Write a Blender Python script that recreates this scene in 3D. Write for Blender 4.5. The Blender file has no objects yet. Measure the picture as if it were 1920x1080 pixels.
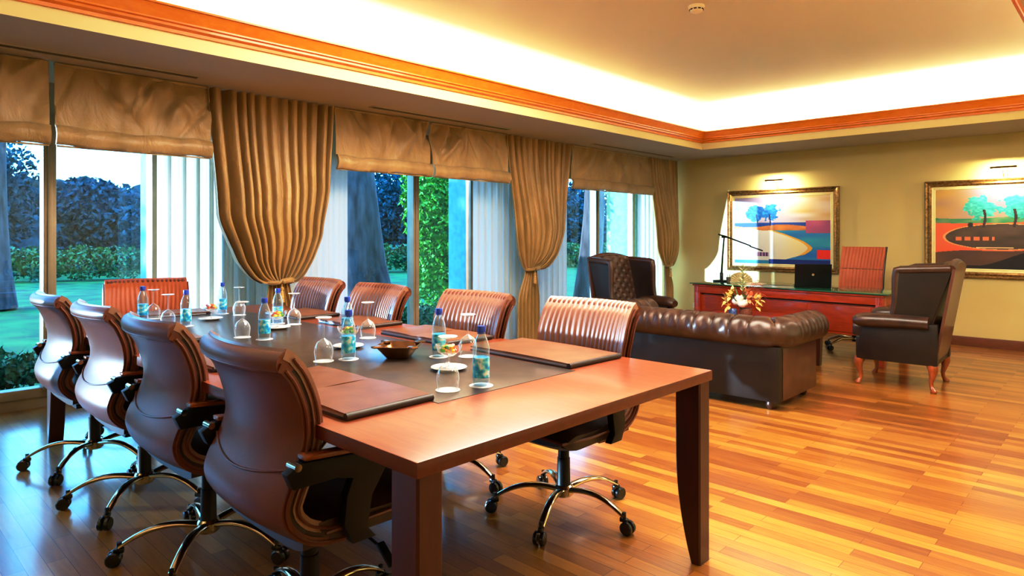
import bpy, bmesh, math, random
from mathutils import Vector, Matrix
R = math.radians
PI = math.pi
random.seed(7)
sc = bpy.context.scene
COL = sc.collection

# ------------------------------------------------------------------ materials
def lin(c):
    return tuple(((x/255.)/12.92 if x/255. <= .04045 else ((x/255.+.055)/1.055)**2.4) for x in c)

def mat(name):
    m = bpy.data.materials.new(name); m.use_nodes = True
    nt = m.node_tree
    b = nt.nodes['Principled BSDF']
    return m, nt, b

def N(nt, t, **kw):
    n = nt.nodes.new(t)
    for k, v in kw.items():
        setattr(n, k, v)
    return n

def objco(nt, scale=(1, 1, 1), rot=(0, 0, 0)):
    tc = N(nt, 'ShaderNodeTexCoord'); mp = N(nt, 'ShaderNodeMapping')
    mp.inputs['Scale'].default_value = scale; mp.inputs['Rotation'].default_value = rot
    nt.links.new(tc.outputs['Object'], mp.inputs['Vector'])
    return mp.outputs['Vector']

def ramp(nt, fac, stops):
    r = N(nt, 'ShaderNodeValToRGB')
    cr = r.color_ramp
    while len(cr.elements) > 1: cr.elements.remove(cr.elements[-1])
    for i, (p, c) in enumerate(stops):
        e = cr.elements[0] if i == 0 else cr.elements.new(p)
        e.position = p; e.color = (*lin(c), 1)
    nt.links.new(fac, r.inputs['Fac'])
    return r.outputs['Color']

def noise(nt, vec, scale, detail=4, rough=.5, dist=0):
    n = N(nt, 'ShaderNodeTexNoise')
    n.inputs['Scale'].default_value = scale; n.inputs['Detail'].default_value = detail
    n.inputs['Roughness'].default_value = rough; n.inputs['Distortion'].default_value = dist
    if vec is not None: nt.links.new(vec, n.inputs['Vector'])
    return n.outputs['Fac']

def bump(nt, b, h, strength=.2, dist=.01):
    bp = N(nt, 'ShaderNodeBump'); bp.inputs['Strength'].default_value = strength
    bp.inputs['Distance'].default_value = dist
    nt.links.new(h, bp.inputs['Height']); nt.links.new(bp.outputs['Normal'], b.inputs['Normal'])

def simple(name, c1, c2=None, rough=.5, scale=8, metal=0, spec=.5, coat=0, bmp=0, bscale=200, stretch=(1, 1, 1), sheen=0, crough=.05):
    m, nt, b = mat(name)
    v = objco(nt, stretch)
    c2 = c2 or tuple(min(255, x*1.12+4) for x in c1)
    col = ramp(nt, noise(nt, v, scale), [(.3, c1), (.7, c2)])
    nt.links.new(col, b.inputs['Base Color'])
    b.inputs['Roughness'].default_value = rough; b.inputs['Metallic'].default_value = metal
    b.inputs['Specular IOR Level'].default_value = spec
    b.inputs['Coat Weight'].default_value = coat; b.inputs['Coat Roughness'].default_value = crough
    b.inputs['Sheen Weight'].default_value = sheen
    if bmp: bump(nt, b, noise(nt, v, bscale, 3), bmp, .002)
    return m

def wood(name, c1, c2, rough=.3, coat=.3, scale=3, stretch=(1, 12, 12), crough=.08):
    m, nt, b = mat(name)
    v = objco(nt, stretch)
    f = noise(nt, v, scale, 8, .6, 1.2)
    col = ramp(nt, f, [(.25, c1), (.5, tuple((a+d)/2 for a, d in zip(c1, c2))), (.75, c2)])
    nt.links.new(col, b.inputs['Base Color'])
    b.inputs['Roughness'].default_value = rough
    b.inputs['Coat Weight'].default_value = coat; b.inputs['Coat Roughness'].default_value = crough
    return m

def emis(name, c, s):
    m, nt, b = mat(name)
    b.inputs['Base Color'].default_value = (*lin(c), 1)
    b.inputs['Emission Color'].default_value = (*lin(c), 1); b.inputs['Emission Strength'].default_value = s
    return m

M = {}
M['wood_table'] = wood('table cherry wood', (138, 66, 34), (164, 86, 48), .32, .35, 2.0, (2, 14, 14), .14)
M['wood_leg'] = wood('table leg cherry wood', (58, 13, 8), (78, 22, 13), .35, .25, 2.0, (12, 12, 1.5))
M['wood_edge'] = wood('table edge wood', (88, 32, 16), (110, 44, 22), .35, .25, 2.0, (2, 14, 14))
M['wood_desk'] = wood('desk red wood', (150, 48, 20), (190, 72, 30), .3, .3, 2.5, (1.5, 10, 10))
M['wood_dark'] = wood('dark walnut wood', (58, 26, 14), (88, 44, 24), .35, .25, 3, (10, 10, 2))
M['wood_chair'] = wood('carved orange wood', (120, 54, 22), (176, 92, 42), .3, .4, 4, (8, 8, 2))
M['wood_arm'] = wood('armrest wood', (110, 48, 22), (160, 84, 40), .25, .5, 4, (10, 2, 10))
M['wood_cornice'] = wood('cornice orange wood', (220, 124, 26), (238, 150, 44), .35, .3, 2.5, (3, 3, 10))
M['baseboard'] = wood('baseboard wood', (100, 48, 24), (130, 66, 34), .4, .2, 2.5, (2, 2, 10))
M['leather'] = simple('brown leather shell', (98, 44, 24), (114, 54, 32), .38, 6, spec=.5, coat=.05, bmp=.25, bscale=260, crough=.3)
M['leather_front'] = simple('brown pleated leather', (122, 72, 52), (144, 90, 66), .33, 6, spec=.8, coat=1, bmp=.2, bscale=240, crough=.36)
M['leather_orange'] = simple('orange leather', (170, 84, 42), (184, 96, 52), .5, 8, bmp=.2, bscale=240)
M['leather_black'] = simple('black leather edging', (16, 11, 10), (28, 18, 15), .35, 8, coat=.1)
M['leather_seat'] = simple('seat leather', (40, 20, 15), (54, 28, 20), .38, 8, bmp=.2)
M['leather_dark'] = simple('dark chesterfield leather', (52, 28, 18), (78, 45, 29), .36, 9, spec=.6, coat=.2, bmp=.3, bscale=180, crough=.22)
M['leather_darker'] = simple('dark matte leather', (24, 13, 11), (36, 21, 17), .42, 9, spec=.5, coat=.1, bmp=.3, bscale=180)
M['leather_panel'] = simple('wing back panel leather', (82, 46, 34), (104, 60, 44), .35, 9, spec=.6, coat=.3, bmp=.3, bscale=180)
M['mat'] = simple('grey brown desk leather inlay', (62, 50, 46), (84, 70, 64), .3, 14, spec=.6, coat=.25, bmp=.1, bscale=300, crough=.2)
M['folio'] = simple('brown portfolio leather', (112, 70, 46), (134, 88, 60), .38, 12, bmp=.25, bscale=260)
M['folio_edge'] = simple('dark portfolio edge', (40, 22, 16), (56, 32, 22), .45, 12)
M['paper'] = simple('white blue paper block', (190, 200, 224), (228, 232, 244), .7, 60, stretch=(1, 1, 30))
M['chrome'] = simple('chrome', (190, 176, 150), (212, 200, 176), .13, 5, metal=1)
M['brass'] = simple('aged brass', (120, 92, 50), (170, 134, 76), .3, 5, metal=1)
M['plastic_black'] = simple('black plastic', (5, 5, 6), (11, 10, 11), .42, 9, spec=.3)
M['rubber'] = simple('black wheel', (12, 12, 14), (26, 26, 30), .25, 9, coat=.3)
M['white'] = simple('white porcelain', (236, 234, 226), (246, 244, 238), .25, 4, coat=.3)
M['coaster'] = simple('white paper coaster', (238, 238, 238), (252, 252, 252), .7, 40)
M['cap'] = simple('blue bottle cap', (26, 58, 170), (44, 84, 200), .35, 40)
M['bronze'] = simple('bronze bowl', (120, 76, 44), (176, 130, 90), .25, 20, metal=.85, bmp=.3, bscale=60)
M['wall'] = simple('yellow painted wall', (208, 194, 132), (214, 200, 142), .6, 1.2, bmp=.05, bscale=120)
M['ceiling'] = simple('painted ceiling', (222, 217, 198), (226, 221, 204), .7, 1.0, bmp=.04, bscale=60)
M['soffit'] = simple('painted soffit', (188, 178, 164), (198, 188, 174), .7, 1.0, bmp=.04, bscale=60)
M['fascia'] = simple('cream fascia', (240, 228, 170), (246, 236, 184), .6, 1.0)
M['frame_metal'] = simple('beige window metal', (158, 140, 116), (176, 158, 132), .4, 6, metal=.2)
M['vent'] = simple('vent grey', (96, 84, 70), (120, 106, 90), .5, 30)
M['gold'] = simple('antique gilt frame', (104, 76, 44), (178, 142, 84), .32, 40, metal=.7, bmp=.8, bscale=70)
M['liner'] = simple('cream picture liner', (226, 214, 160), (236, 226, 176), .6, 10)
M['concrete'] = simple('outer wall tinted with blue daylight', (120, 178, 190), (150, 204, 214), .8, 14, bmp=.6, bscale=50)  # white wall; the cyan cast of blue daylight is put into its colour
M['terrace'] = simple('terrace paving', (120, 120, 120), (160, 158, 150), .8, 4)
M['bark'] = simple('pine bark', (62, 46, 44), (120, 96, 92), .9, 9, bmp=1, bscale=20, stretch=(1, 1, .25))
M['leaf_bright'] = simple('bright green leaves', (40, 112, 16), (120, 190, 50), .5, 5)
M['leaf_mid'] = simple('green leaves', (22, 66, 30), (70, 128, 60), .5, 3)
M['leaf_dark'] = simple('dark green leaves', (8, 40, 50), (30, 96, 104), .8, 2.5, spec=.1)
M['lawn'] = simple('lawn grass', (16, 62, 18), (48, 118, 36), .9, 1.6, bmp=.8, bscale=60)
M['glass_green'] = simple('green edged glass top', (30, 96, 70), (44, 120, 90), .04, 4, coat=.6)
M['tag'] = simple('white plastic', (232, 224, 200), (240, 234, 214), .4, 6)
M['pink'] = simple('pink paper', (232, 206, 190), (250, 236, 214), .7, 30)
M['wreath'] = simple('straw fan', (186, 168, 120), (230, 216, 176), .8, 60)
M['vase_blue'] = simple('blue ceramic', (36, 60, 130), (120, 150, 210), .2, 50, coat=.5)
M['basket'] = simple('woven basket', (88, 46, 34), (150, 96, 70), .7, 90)
M['petal_w'] = simple('white petals', (236, 238, 230), (250, 250, 246), .5, 20)
M['petal_y'] = simple('yellow orange petals', (244, 200, 110), (252, 234, 170), .5, 20)
M['petal_o'] = simple('coral petals', (238, 140, 100), (250, 196, 156), .5, 20)
M['stem_green'] = simple('green stems', (44, 82, 36), (130, 156, 90), .5, 20)
M['lamp_tube'] = emis('warm picture lamp', (255, 236, 190), 12)
M['cove_lamp'] = emis('cove tube', (255, 240, 200), 6)

def silk(name, c1, c2):
    m, nt, b = mat(name)
    v = objco(nt, (1, 1, .35))
    col = ramp(nt, noise(nt, v, 6, 6), [(.3, c1), (.7, c2)])
    nt.links.new(col, b.inputs['Base Color'])
    b.inputs['Roughness'].default_value = .42; b.inputs['Sheen Weight'].default_value = .3
    b.inputs['Specular IOR Level'].default_value = .5
    v2 = objco(nt, (1, 1, .7))
    bump(nt, b, noise(nt, v2, 5, 5, .55, .8), .7, .03)
    return m
M['drape'] = silk('gold silk drape', (150, 118, 66), (180, 146, 88))
M['blind'] = silk('gold silk shade', (162, 134, 88), (190, 162, 114))
M['tassel'] = simple('gold tassel', (176, 130, 62), (220, 180, 110), .5, 80)

def sheer():
    m, nt, b = mat('white sheer voile')
    out = nt.nodes['Material Output']
    b.inputs['Base Color'].default_value = (*lin((246, 238, 212)), 1); b.inputs['Roughness'].default_value = .8
    tr = N(nt, 'ShaderNodeBsdfTranslucent'); tr.inputs['Color'].default_value = (*lin((252, 252, 250)), 1)
    mx = N(nt, 'ShaderNodeMixShader'); mx.inputs[0].default_value = .55
    nt.links.new(b.outputs[0], mx.inputs[1]); nt.links.new(tr.outputs[0], mx.inputs[2])
    nt.links.new(mx.outputs[0], out.inputs[0])
    return m
M['sheer'] = sheer()

def thinglass(name, tint, f0=.05, rough=0.0, gl=(1, 1, 1), boost=.8, pwr=4, white=0):
    m = bpy.data.materials.new(name); m.use_nodes = True
    nt = m.node_tree; nt.nodes.clear()
    out = N(nt, 'ShaderNodeOutputMaterial'); t = N(nt, 'ShaderNodeBsdfTransparent'); g = N(nt, 'ShaderNodeBsdfGlossy')
    t.inputs[0].default_value = (*tint, 1); g.inputs[0].default_value = (*gl, 1); g.inputs['Roughness'].default_value = rough
    fr = N(nt, 'ShaderNodeLayerWeight'); fr.inputs[0].default_value = .5
    pw = N(nt, 'ShaderNodeMath', operation='POWER'); pw.inputs[1].default_value = pwr
    nt.links.new(fr.outputs['Facing'], pw.inputs[0])
    mu = N(nt, 'ShaderNodeMath', operation='MULTIPLY_ADD', use_clamp=True); mu.inputs[1].default_value = boost; mu.inputs[2].default_value = f0
    nt.links.new(pw.outputs[0], mu.inputs[0])
    mx = N(nt, 'ShaderNodeMixShader')
    if white:  # white diffuse at grazing angles paints in bright rim highlights
        df = N(nt, 'ShaderNodeBsdfDiffuse'); df.inputs[0].default_value = (.95, .97, 1, 1)
        m2 = N(nt, 'ShaderNodeMixShader'); m2.inputs[0].default_value = white
        nt.links.new(g.outputs[0], m2.inputs[1]); nt.links.new(df.outputs[0], m2.inputs[2]); gout = m2.outputs[0]
    else: gout = g.outputs[0]
    nt.links.new(mu.outputs[0], mx.inputs[0]); nt.links.new(t.outputs[0], mx.inputs[1]); nt.links.new(gout, mx.inputs[2])
    nt.links.new(mx.outputs[0], out.inputs[0])
    return m
M['window_glass'] = thinglass('blue tinted window glass', (.42, .77, .975), .035)
M['glass'] = thinglass('clear glass', (.93, .95, .97), .10, .02, boost=1.2, pwr=2.2, white=.5)
M['pet'] = thinglass('clear bottle plastic', (.74, .88, .96), .10, .06, boost=1.0, pwr=2.4, white=.45)

def water_label():
    m, nt, b = mat('blue printed bottle label')
    v = objco(nt, (1, 1, 1))
    col = ramp(nt, noise(nt, v, 42, 2), [(.38, (16, 140, 214)), (.5, (60, 200, 240)), (.64, (214, 244, 252))])
    nt.links.new(col, b.inputs['Base Color']); b.inputs['Roughness'].default_value = .3
    b.inputs['Emission Strength'].default_value = 0
    return m
M['label'] = water_label()

def floor_mat():
    m, nt, b = mat('parquet floor')
    v = objco(nt)
    br = N(nt, 'ShaderNodeTexBrick'); br.offset = .37; br.offset_frequency = 2; br.squash = 1.0
    br.inputs['Scale'].default_value = 1; br.inputs['Brick Width'].default_value = .62; br.inputs['Row Height'].default_value = .068
    br.inputs['Mortar Size'].default_value = .0012; br.inputs['Mortar Smooth'].default_value = .1; br.inputs['Bias'].default_value = 0
    br.inputs['Color1'].default_value = (0, 0, 0, 1); br.inputs['Color2'].default_value = (1, 1, 1, 1); br.inputs['Mortar'].default_value = (.3, .3, .3, 1)
    nt.links.new(v, br.inputs['Vector'])
    v2 = objco(nt, (1.5, 16, 1))
    n = noise(nt, v2, 3, 7, .6, .5)
    mx = N(nt, 'ShaderNodeMath', operation='MULTIPLY_ADD'); mx.inputs[1].default_value = .55; 
    nt.links.new(n, mx.inputs[0])
    sc2 = N(nt, 'ShaderNodeMath', operation='MULTIPLY'); sc2.inputs[1].default_value = .45
    sep = N(nt, 'ShaderNodeRGBToBW'); nt.links.new(br.outputs['Color'], sep.inputs[0]); nt.links.new(sep.outputs[0], sc2.inputs[0])
    nt.links.new(sc2.outputs[0], mx.inputs[2])
    col = ramp(nt, mx.outputs[0], [(.18, (116, 64, 24)), (.42, (154, 96, 38)), (.62, (176, 118, 48)), (.85, (198, 142, 66))])
    dk = N(nt, 'ShaderNodeMixRGB', blend_type='MULTIPLY'); 
    nt.links.new(br.outputs['Fac'], dk.inputs[0]); nt.links.new(col, dk.inputs[1]); dk.inputs[2].default_value = (.35, .25, .2, 1)
    nt.links.new(dk.outputs[0], b.inputs['Base Color'])
    b.inputs['Roughness'].default_value = .28; b.inputs['Coat Weight'].default_value = .55; b.inputs['Coat Roughness'].default_value = .12
    return m
M['floor'] = floor_mat()

def attr_mat(name, rough=.4, coat=.2, attr='paint'):
    m, nt, b = mat(name)
    a = N(nt, 'ShaderNodeAttribute'); a.attribute_name = attr
    nt.links.new(a.outputs['Color'], b.inputs['Base Color'])
    b.inputs['Roughness'].default_value = rough; b.inputs['Coat Weight'].default_value = coat
    return m
M['painting'] = attr_mat('oil paint')
CANDY = []
for i, c in enumerate([(226, 48, 30), (246, 170, 30), (70, 160, 50), (250, 226, 80), (236, 100, 40), (240, 240, 230)]):
    CANDY.append(simple('candy wrapper %s' % 'abcdef'[i], c, None, .25, 30, coat=.4))

# ------------------------------------------------------------------ mesh builder
class MB:
    def __init__(s): s.bm = bmesh.new(); s.mi = 0
    def _fin(s, faces, smooth=True):
        for f in faces: f.material_index = s.mi; f.smooth = smooth
    def box(s, c, d, bev=0, seg=2, rot=None, smooth=True):
        t = bmesh.new(); bmesh.ops.create_cube(t, size=1)
        for v in t.verts: v.co = Vector((v.co.x*d[0], v.co.y*d[1], v.co.z*d[2]))
        if bev: bmesh.ops.bevel(t, geom=t.edges[:], offset=bev, segments=seg, profile=.6, affect='EDGES')
        mt = Matrix.Translation(c) @ (rot.to_4x4() if rot else Matrix.Identity(4))
        s._merge(t, mt, smooth)
        return s
    def _merge(s, t, mt, smooth=True):
        mp = {}
        for v in t.verts: mp[v] = s.bm.verts.new(mt @ v.co)
        fs = []
        for f in t.faces:
            try: fs.append(s.bm.faces.new([mp[v] for v in f.verts]))
            except ValueError: pass
        s._fin(fs, smooth); t.free()
    def loft(s, rings, closed=True, cap=True, loop=False, flip=False):
        rs = [[s.bm.verts.new(p) for p in r] for r in rings]
        n = len(rs[0]); fs = []
        m = len(rs)
        for i in range(m if loop else m-1):
            a = rs[i]; b = rs[(i+1) % m]
            for j in range(n if closed else n-1):
                k = (j+1) % n
                q = [a[j], a[k], b[k], b[j]]
                if flip: q.reverse()
                fs.append(s.bm.faces.new(q))
        if cap and closed and not loop:
            fs.append(s.bm.faces.new(list(reversed(rs[0])) if not flip else rs[0]))
            fs.append(s.bm.faces.new(rs[-1] if not flip else list(reversed(rs[-1]))))
        s._fin(fs); return s
    def tube(s, pts, r, n=10, cap=True, loop=False, flat=None):
        pts = [Vector(p) for p in pts]
        rr = r if isinstance(r, (list, tuple)) else [r]*len(pts)
        rings = []; up = Vector((0, 0, 1)); prev = None
        for i, p in enumerate(pts):
            if loop: t = pts[(i+1) % len(pts)]-pts[i-1]
            else: t = pts[min(i+1, len(pts)-1)]-pts[max(i-1, 0)]
            t.normalize()
            if prev is None:
                a = t.cross(up)
                if a.length < .05: a = t.cross(Vector((0, 1, 0)))
            else: a = prev - t*prev.dot(t)
            a.normalize(); prev = a; b = t.cross(a)
            fy = flat or 1
            rings.append([p + a*math.cos(2*PI*k/n)*rr[i] + b*math.sin(2*PI*k/n)*rr[i]*fy for k in range(n)])
        return s.loft(rings, True, cap, loop)
    def lathe(s, prof, n=24, c=(0, 0, 0), axis='z', sq=0):
        rings = []
        for r, z in prof:
            ring = []
            for k in range(n):
                a = 2*PI*k/n
                q = 1
                if sq:
                    ca, sa = abs(math.cos(a)), abs(math.sin(a)); q = 1/((ca**sq+sa**sq)**(1/sq))
                x, y = r*q*math.cos(a), r*q*math.sin(a)
                ring.append(Vector((x, y, z)) if axis == 'z' else (Vector((x, z, y)) if axis == 'y' else Vector((z, x, y))))
            rings.append([p+Vector(c) for p in ring])
        return s.loft(rings, True, True)
    def grid(s, f, nu, nv, double=0):
        g = [[s.bm.verts.new(f(i/(nu-1), j/(nv-1))) for i in range(nu)] for j in range(nv)]
        fs = []
        for j in range(nv-1):
            for i in range(nu-1):
                fs.append(s.bm.faces.new([g[j][i], g[j][i+1], g[j+1][i+1], g[j+1][i]]))
        s._fin(fs); return s
    def slab(s, f, b, nu, nv):
        """closed solid between front surface f and back surface b"""
        F = [[s.bm.verts.new(f(i/(nu-1), j/(nv-1))) for i in range(nu)] for j in range(nv)]
        B = [[s.bm.verts.new(b(i/(nu-1), j/(nv-1))) for i in range(nu)] for j in range(nv)]
        fs = []
        for j in range(nv-1):
            for i in range(nu-1):
                fs.append(s.bm.faces.new([F[j][i], F[j][i+1], F[j+1][i+1], F[j+1][i]]))
                fs.append(s.bm.faces.new([B[j][i], B[j+1][i], B[j+1][i+1], B[j][i+1]]))
        for j in range(nv-1):
            fs.append(s.bm.faces.new([F[j][0], F[j+1][0], B[j+1][0], B[j][0]]))
            fs.append(s.bm.faces.new([F[j][-1], B[j][-1], B[j+1][-1], F[j+1][-1]]))
        for i in range(nu-1):
            fs.append(s.bm.faces.new([F[0][i], B[0][i], B[0][i+1], F[0][i+1]]))
            fs.append(s.bm.faces.new([F[-1][i], F[-1][i+1], B[-1][i+1], B[-1][i]]))
        s._fin(fs); return s
    def prism(s, poly, axis, a, b, bev=0):
        """poly 2D points extruded along axis between a and b"""
        def P(p, t):
            return Vector((t, p[0], p[1])) if axis == 'x' else (Vector((p[0], t, p[1])) if axis == 'y' else Vector((p[0], p[1], t)))
        t = bmesh.new()
        A = [t.verts.new(P(p, a)) for p in poly]; B = [t.verts.new(P(p, b)) for p in poly]
        n = len(poly)
        t.faces.new(A); t.faces.new(list(reversed(B)))
        for i in range(n): t.faces.new([A[i], B[i], B[(i+1) % n], A[(i+1) % n]])
        bmesh.ops.recalc_face_normals(t, faces=t.faces)
        if bev: bmesh.ops.bevel(t, geom=[e for e in t.edges if e.calc_face_angle(0) > .5], offset=bev, segments=2, profile=.6, affect='EDGES')
        s._merge(t, Matrix.Identity(4)); return s
    def build(s, name, mats, parent=None, loc=(0, 0, 0), rot=(0, 0, 0), sharp=38, recalc=True, mods=None):
        if recalc: bmesh.ops.recalc_face_normals(s.bm, faces=s.bm.faces)
        for e in s.bm.edges:
            if len(e.link_faces) == 2 and e.calc_face_angle(0) > R(sharp): e.smooth = False
        me = bpy.data.meshes.new(name); s.bm.to_mesh(me); s.bm.free()
        for m in (mats if isinstance(mats, list) else [mats]): me.materials.append(M[m] if isinstance(m, str) else m)
        o = bpy.data.objects.new(name, me); COL.objects.link(o)
        o.location = loc; o.rotation_euler = rot
        if parent is not None: o.parent = parent
        return o

def tag(o, label=None, cat=None, group=None, kind=None):
    if label: o['label'] = label
    if cat: o['category'] = cat
    if group: o['group'] = group
    if kind: o['kind'] = kind
    return o

def thing(name, label, cat, loc=(0, 0, 0), rz=0, group=None):
    o = bpy.data.objects.new(name, None); COL.objects.link(o)
    o.empty_display_size = .1
    o.location = loc; o.rotation_euler = (0, 0, rz)
    return tag(o, label, cat, group)

def struct(o): o['kind'] = 'structure'; return o

def copy_tree(o, parent=None):
    c = o.copy(); COL.objects.link(c)
    if parent is not None: c.parent = parent
    for ch in list(o.children): copy_tree(ch, c)
    return c

def place(proto, state, loc, rz, label, group=None):
    if state['n'] == 0: o = proto
    else:
        o = state['src_copy'](proto)
    state['n'] += 1
    o.location = loc; o.rotation_euler = (0, 0, rz); o['label'] = label
    if group: o['group'] = group
    return o
def counter(): return {'n': 0, 'src_copy': lambda p: copy_tree(p)}

def lerp_curve(pts, t):
    if t <= pts[0][0]: return pts[0][1]
    for (a, va), (b, vb) in zip(pts, pts[1:]):
        if t <= b:
            k = (t-a)/(b-a); k = k*k*(3-2*k)*.5+k*.5
            return va+(vb-va)*k
    return pts[-1][1]

# ------------------------------------------------------------------ camera
H = 1.2845
cam = bpy.data.cameras.new('camera'); camo = bpy.data.objects.new('camera', cam); COL.objects.link(camo)
camo.location = (0, 0, H); camo.rotation_euler = (R(90), 0, R(43.626))
cam.sensor_width = 36; cam.lens = 36*1238/1920.; cam.shift_y = -99/1920.; cam.clip_start = .02; cam.clip_end = 300
sc.camera = camo

# ------------------------------------------------------------------ room shell
XG, XW, XR, YE, YN = -5.95, -5.95, .65, 9.19, -2.6
ZS = 2.43
m = MB(); m.box(((XG+XR)/2, (YE+YN)/2, -.05), (XR-XG+.6, YE-YN+.6, .1)); struct(m.build('floor', 'floor'))
m = MB(); m.box(((XG-.6+XR)/2, YE+.1, 1.6), (XR-XG+.6, .2, 3.4)); struct(m.build('wall_end', 'wall'))
m = MB(); m.box((XR+.1, (YE+YN)/2, 1.6), (.2, YE-YN+.4, 3.4)); struct(m.build('wall_right', 'wall'))
m = MB(); m.box(((XG+XR)/2, YN-.1, 1.6), (XR-XG, .2, 3.4)); struct(m.build('wall_near', 'wall'))
# window wall: piers, lintel band and sill; outer reveals to x = -6.42
WIN = [(-2.3, 1.96), (3.0, 5.55), (6.5, 9.1)]
XO = XG-.46
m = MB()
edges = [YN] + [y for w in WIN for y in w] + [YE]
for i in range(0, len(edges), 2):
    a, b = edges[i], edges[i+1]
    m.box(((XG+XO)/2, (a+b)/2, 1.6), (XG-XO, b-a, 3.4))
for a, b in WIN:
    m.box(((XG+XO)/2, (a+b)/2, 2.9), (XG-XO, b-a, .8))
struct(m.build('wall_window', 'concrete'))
m = MB(); m.box(((XG+XO)/2, 3.3, .0), (XG-XO, 12, .16)); struct(m.build('trim_1', 'frame_metal'))

# tray ceiling: soffit ring with fascia, raised recess above a cove ledge
TX0, TX1, TY0, TY1 = -4.27, -.43, -1.5, 8.17
ZT = 3.05
m = MB()
def ringfaces(m, a, b):
    va = [m.bm.verts.new(p) for p in a]; vb = [m.bm.verts.new(p) for p in b]
    fs = []
    for i in range(4):
        fs.append(m.bm.faces.new([va[i], va[(i+1) % 4], vb[(i+1) % 4], vb[i]]))
    m._fin(fs, False)
def rect(x0, x1, y0, y1, z): return [Vector((x0, y0, z)), Vector((x1, y0, z)), Vector((x1, y1, z)), Vector((x0, y1, z))]
m.mi = 0
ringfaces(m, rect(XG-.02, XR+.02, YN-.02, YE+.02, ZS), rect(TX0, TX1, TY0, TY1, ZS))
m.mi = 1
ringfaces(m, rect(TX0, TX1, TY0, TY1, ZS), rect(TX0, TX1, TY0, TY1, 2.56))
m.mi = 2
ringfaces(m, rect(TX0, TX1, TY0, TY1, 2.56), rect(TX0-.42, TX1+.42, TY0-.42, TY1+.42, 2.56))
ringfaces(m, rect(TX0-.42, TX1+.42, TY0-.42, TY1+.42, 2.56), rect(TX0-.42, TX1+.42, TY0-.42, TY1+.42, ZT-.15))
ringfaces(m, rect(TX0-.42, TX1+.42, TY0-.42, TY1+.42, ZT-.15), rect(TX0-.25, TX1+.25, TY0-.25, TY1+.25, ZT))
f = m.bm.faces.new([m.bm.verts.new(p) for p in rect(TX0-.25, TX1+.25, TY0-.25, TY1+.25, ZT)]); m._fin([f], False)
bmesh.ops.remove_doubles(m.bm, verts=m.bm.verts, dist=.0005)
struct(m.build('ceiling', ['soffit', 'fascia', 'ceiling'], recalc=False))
# roof slab above everything so no sky leaks in
m = MB(); m.box(((XO+XR)/2, (YE+YN)/2, 3.36), (XR-XO+.6, YE-YN+.6, .1)); struct(m.build('ceiling_slab', 'ceiling'))
# crown moulding
prof = [(-.0, 2.515), (.018, 2.515), (.02, 2.535), (.045, 2.545), (.045, 2.56), (.062, 2.565), (.062, 2.575), (.075, 2.60), (.095, 2.635), (.10, 2.642), (.115, 2.642), (.115, 2.655), (.06, 2.655), (.0, 2.60)]
m = MB()
rings = []
for (cx, cy, sx, sy) in [(TX0, TY0, 1, 1), (TX1, TY0, -1, 1), (TX1, TY1, -1, -1), (TX0, TY1, 1, -1)]:
    rings.append([Vector((cx+sx*o, cy+sy*o, z)) for o, z in prof])
m.loft(rings, True, False, True)
struct(m.build('trim_2', 'wood_cornice', sharp=20))
# baseboards
m = MB(); m.box(((XG+XR)/2, YE-.011, .055), (XR-XG, .022, .11), .004); struct(m.build('baseboard_end', 'baseboard'))
m = MB(); m.box((XR-.011, (YE+YN)/2, .055), (.022, YE-YN-.04, .11), .004); struct(m.build('baseboard_right', 'baseboard'))
# windows: frame (structure) with one pane child each
MULL = [[-1.15, .02, 1.19], [3.55, 4.64], [7.05, 8.07]]
for wi, (a, b) in enumerate(WIN):
    m = MB()
    m.box((XG-.03, (a+b)/2, .115), (.1, b-a, .07), .006)
    m.box((XG-.03, (a+b)/2, 2.30), (.1, b-a, .4), .006)
    for y in (a+.03, b-.03): m.box((XG-.03, y, 1.15), (.1, .06, 2.1), .006)
    for y in MULL[wi]:
        m.box((XG-.02, y, 1.15), (.12, .085, 2.05), .008)
        m.box((XG+.045, y, 1.15), (.02, .03, 2.05), .004)
    fr = struct(m.build('window_%d' % (wi+1), 'frame_metal'))
    ys = [a+.05]+MULL[wi]+[b-.05]
    for y0, y1 in zip(ys, ys[1:]):
        g = MB(); g.box((XG-.04, (y0+y1)/2, 1.13), (.004, y1-y0-.07, 1.96)); g.build('pane', 'window_glass', fr)

# soffit slot vents
V = [(-.9, 1.9, 'slotted ceiling vent above the pair of shades at the far left'), (3.39, 5.15, 'slotted ceiling vent above the middle window shades'), (6.68, 8.62, 'slotted ceiling vent nearest the end wall, above the single shade')]
for y0, y1, lb in V:
    t = thing('ceiling_vent', lb, 'vent', (-4.96, (y0+y1)/2, ZS), 0, 'slot vents along the window soffit')
    L = y1-y0
    m = MB()
    for sx in (-.042, .042): m.box((sx, 0, -.003), (.010, L, .008), .002)
    for sy in (-L/2, L/2): m.box((0, sy, -.003), (.07, .012, .008), .002)
    m.build('frame', 'soffit', t)
    m = MB(); 
    for sx in (-.02, 0, .02): m.box((sx, 0, -.003), (.005, L-.01, .004))
    m.build('louvre', 'vent', t)
    m = MB(); m.box((0, 0, -.001), (.076, L, .002)); m.build('backing', 'plastic_black', t)

# smoke detector
t = thing('smoke_detector', 'round white smoke detector on the raised ceiling', 'smoke detector', (-2.48, 4.66, ZT))
m = MB(); m.lathe([(.001, 0), (.062, 0), (.062, -.012), (.058, -.018)], 28); m.build('base', 'tag', t)
m = MB(); m.lathe([(.05, -.018), (.052, -.026), (.046, -.044), (.03, -.052), (.001, -.053)], 28); m.build('cover', 'tag', t)
m = MB()
for k in range(10):
    a = 2*PI*k/10; m.box((.051*math.cos(a), .051*math.sin(a), -.031), (.006, .02, .008), rot=Matrix.Rotation(a, 3, 'Z'))
m.build('sensor_slot', 'plastic_black', t)
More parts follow.
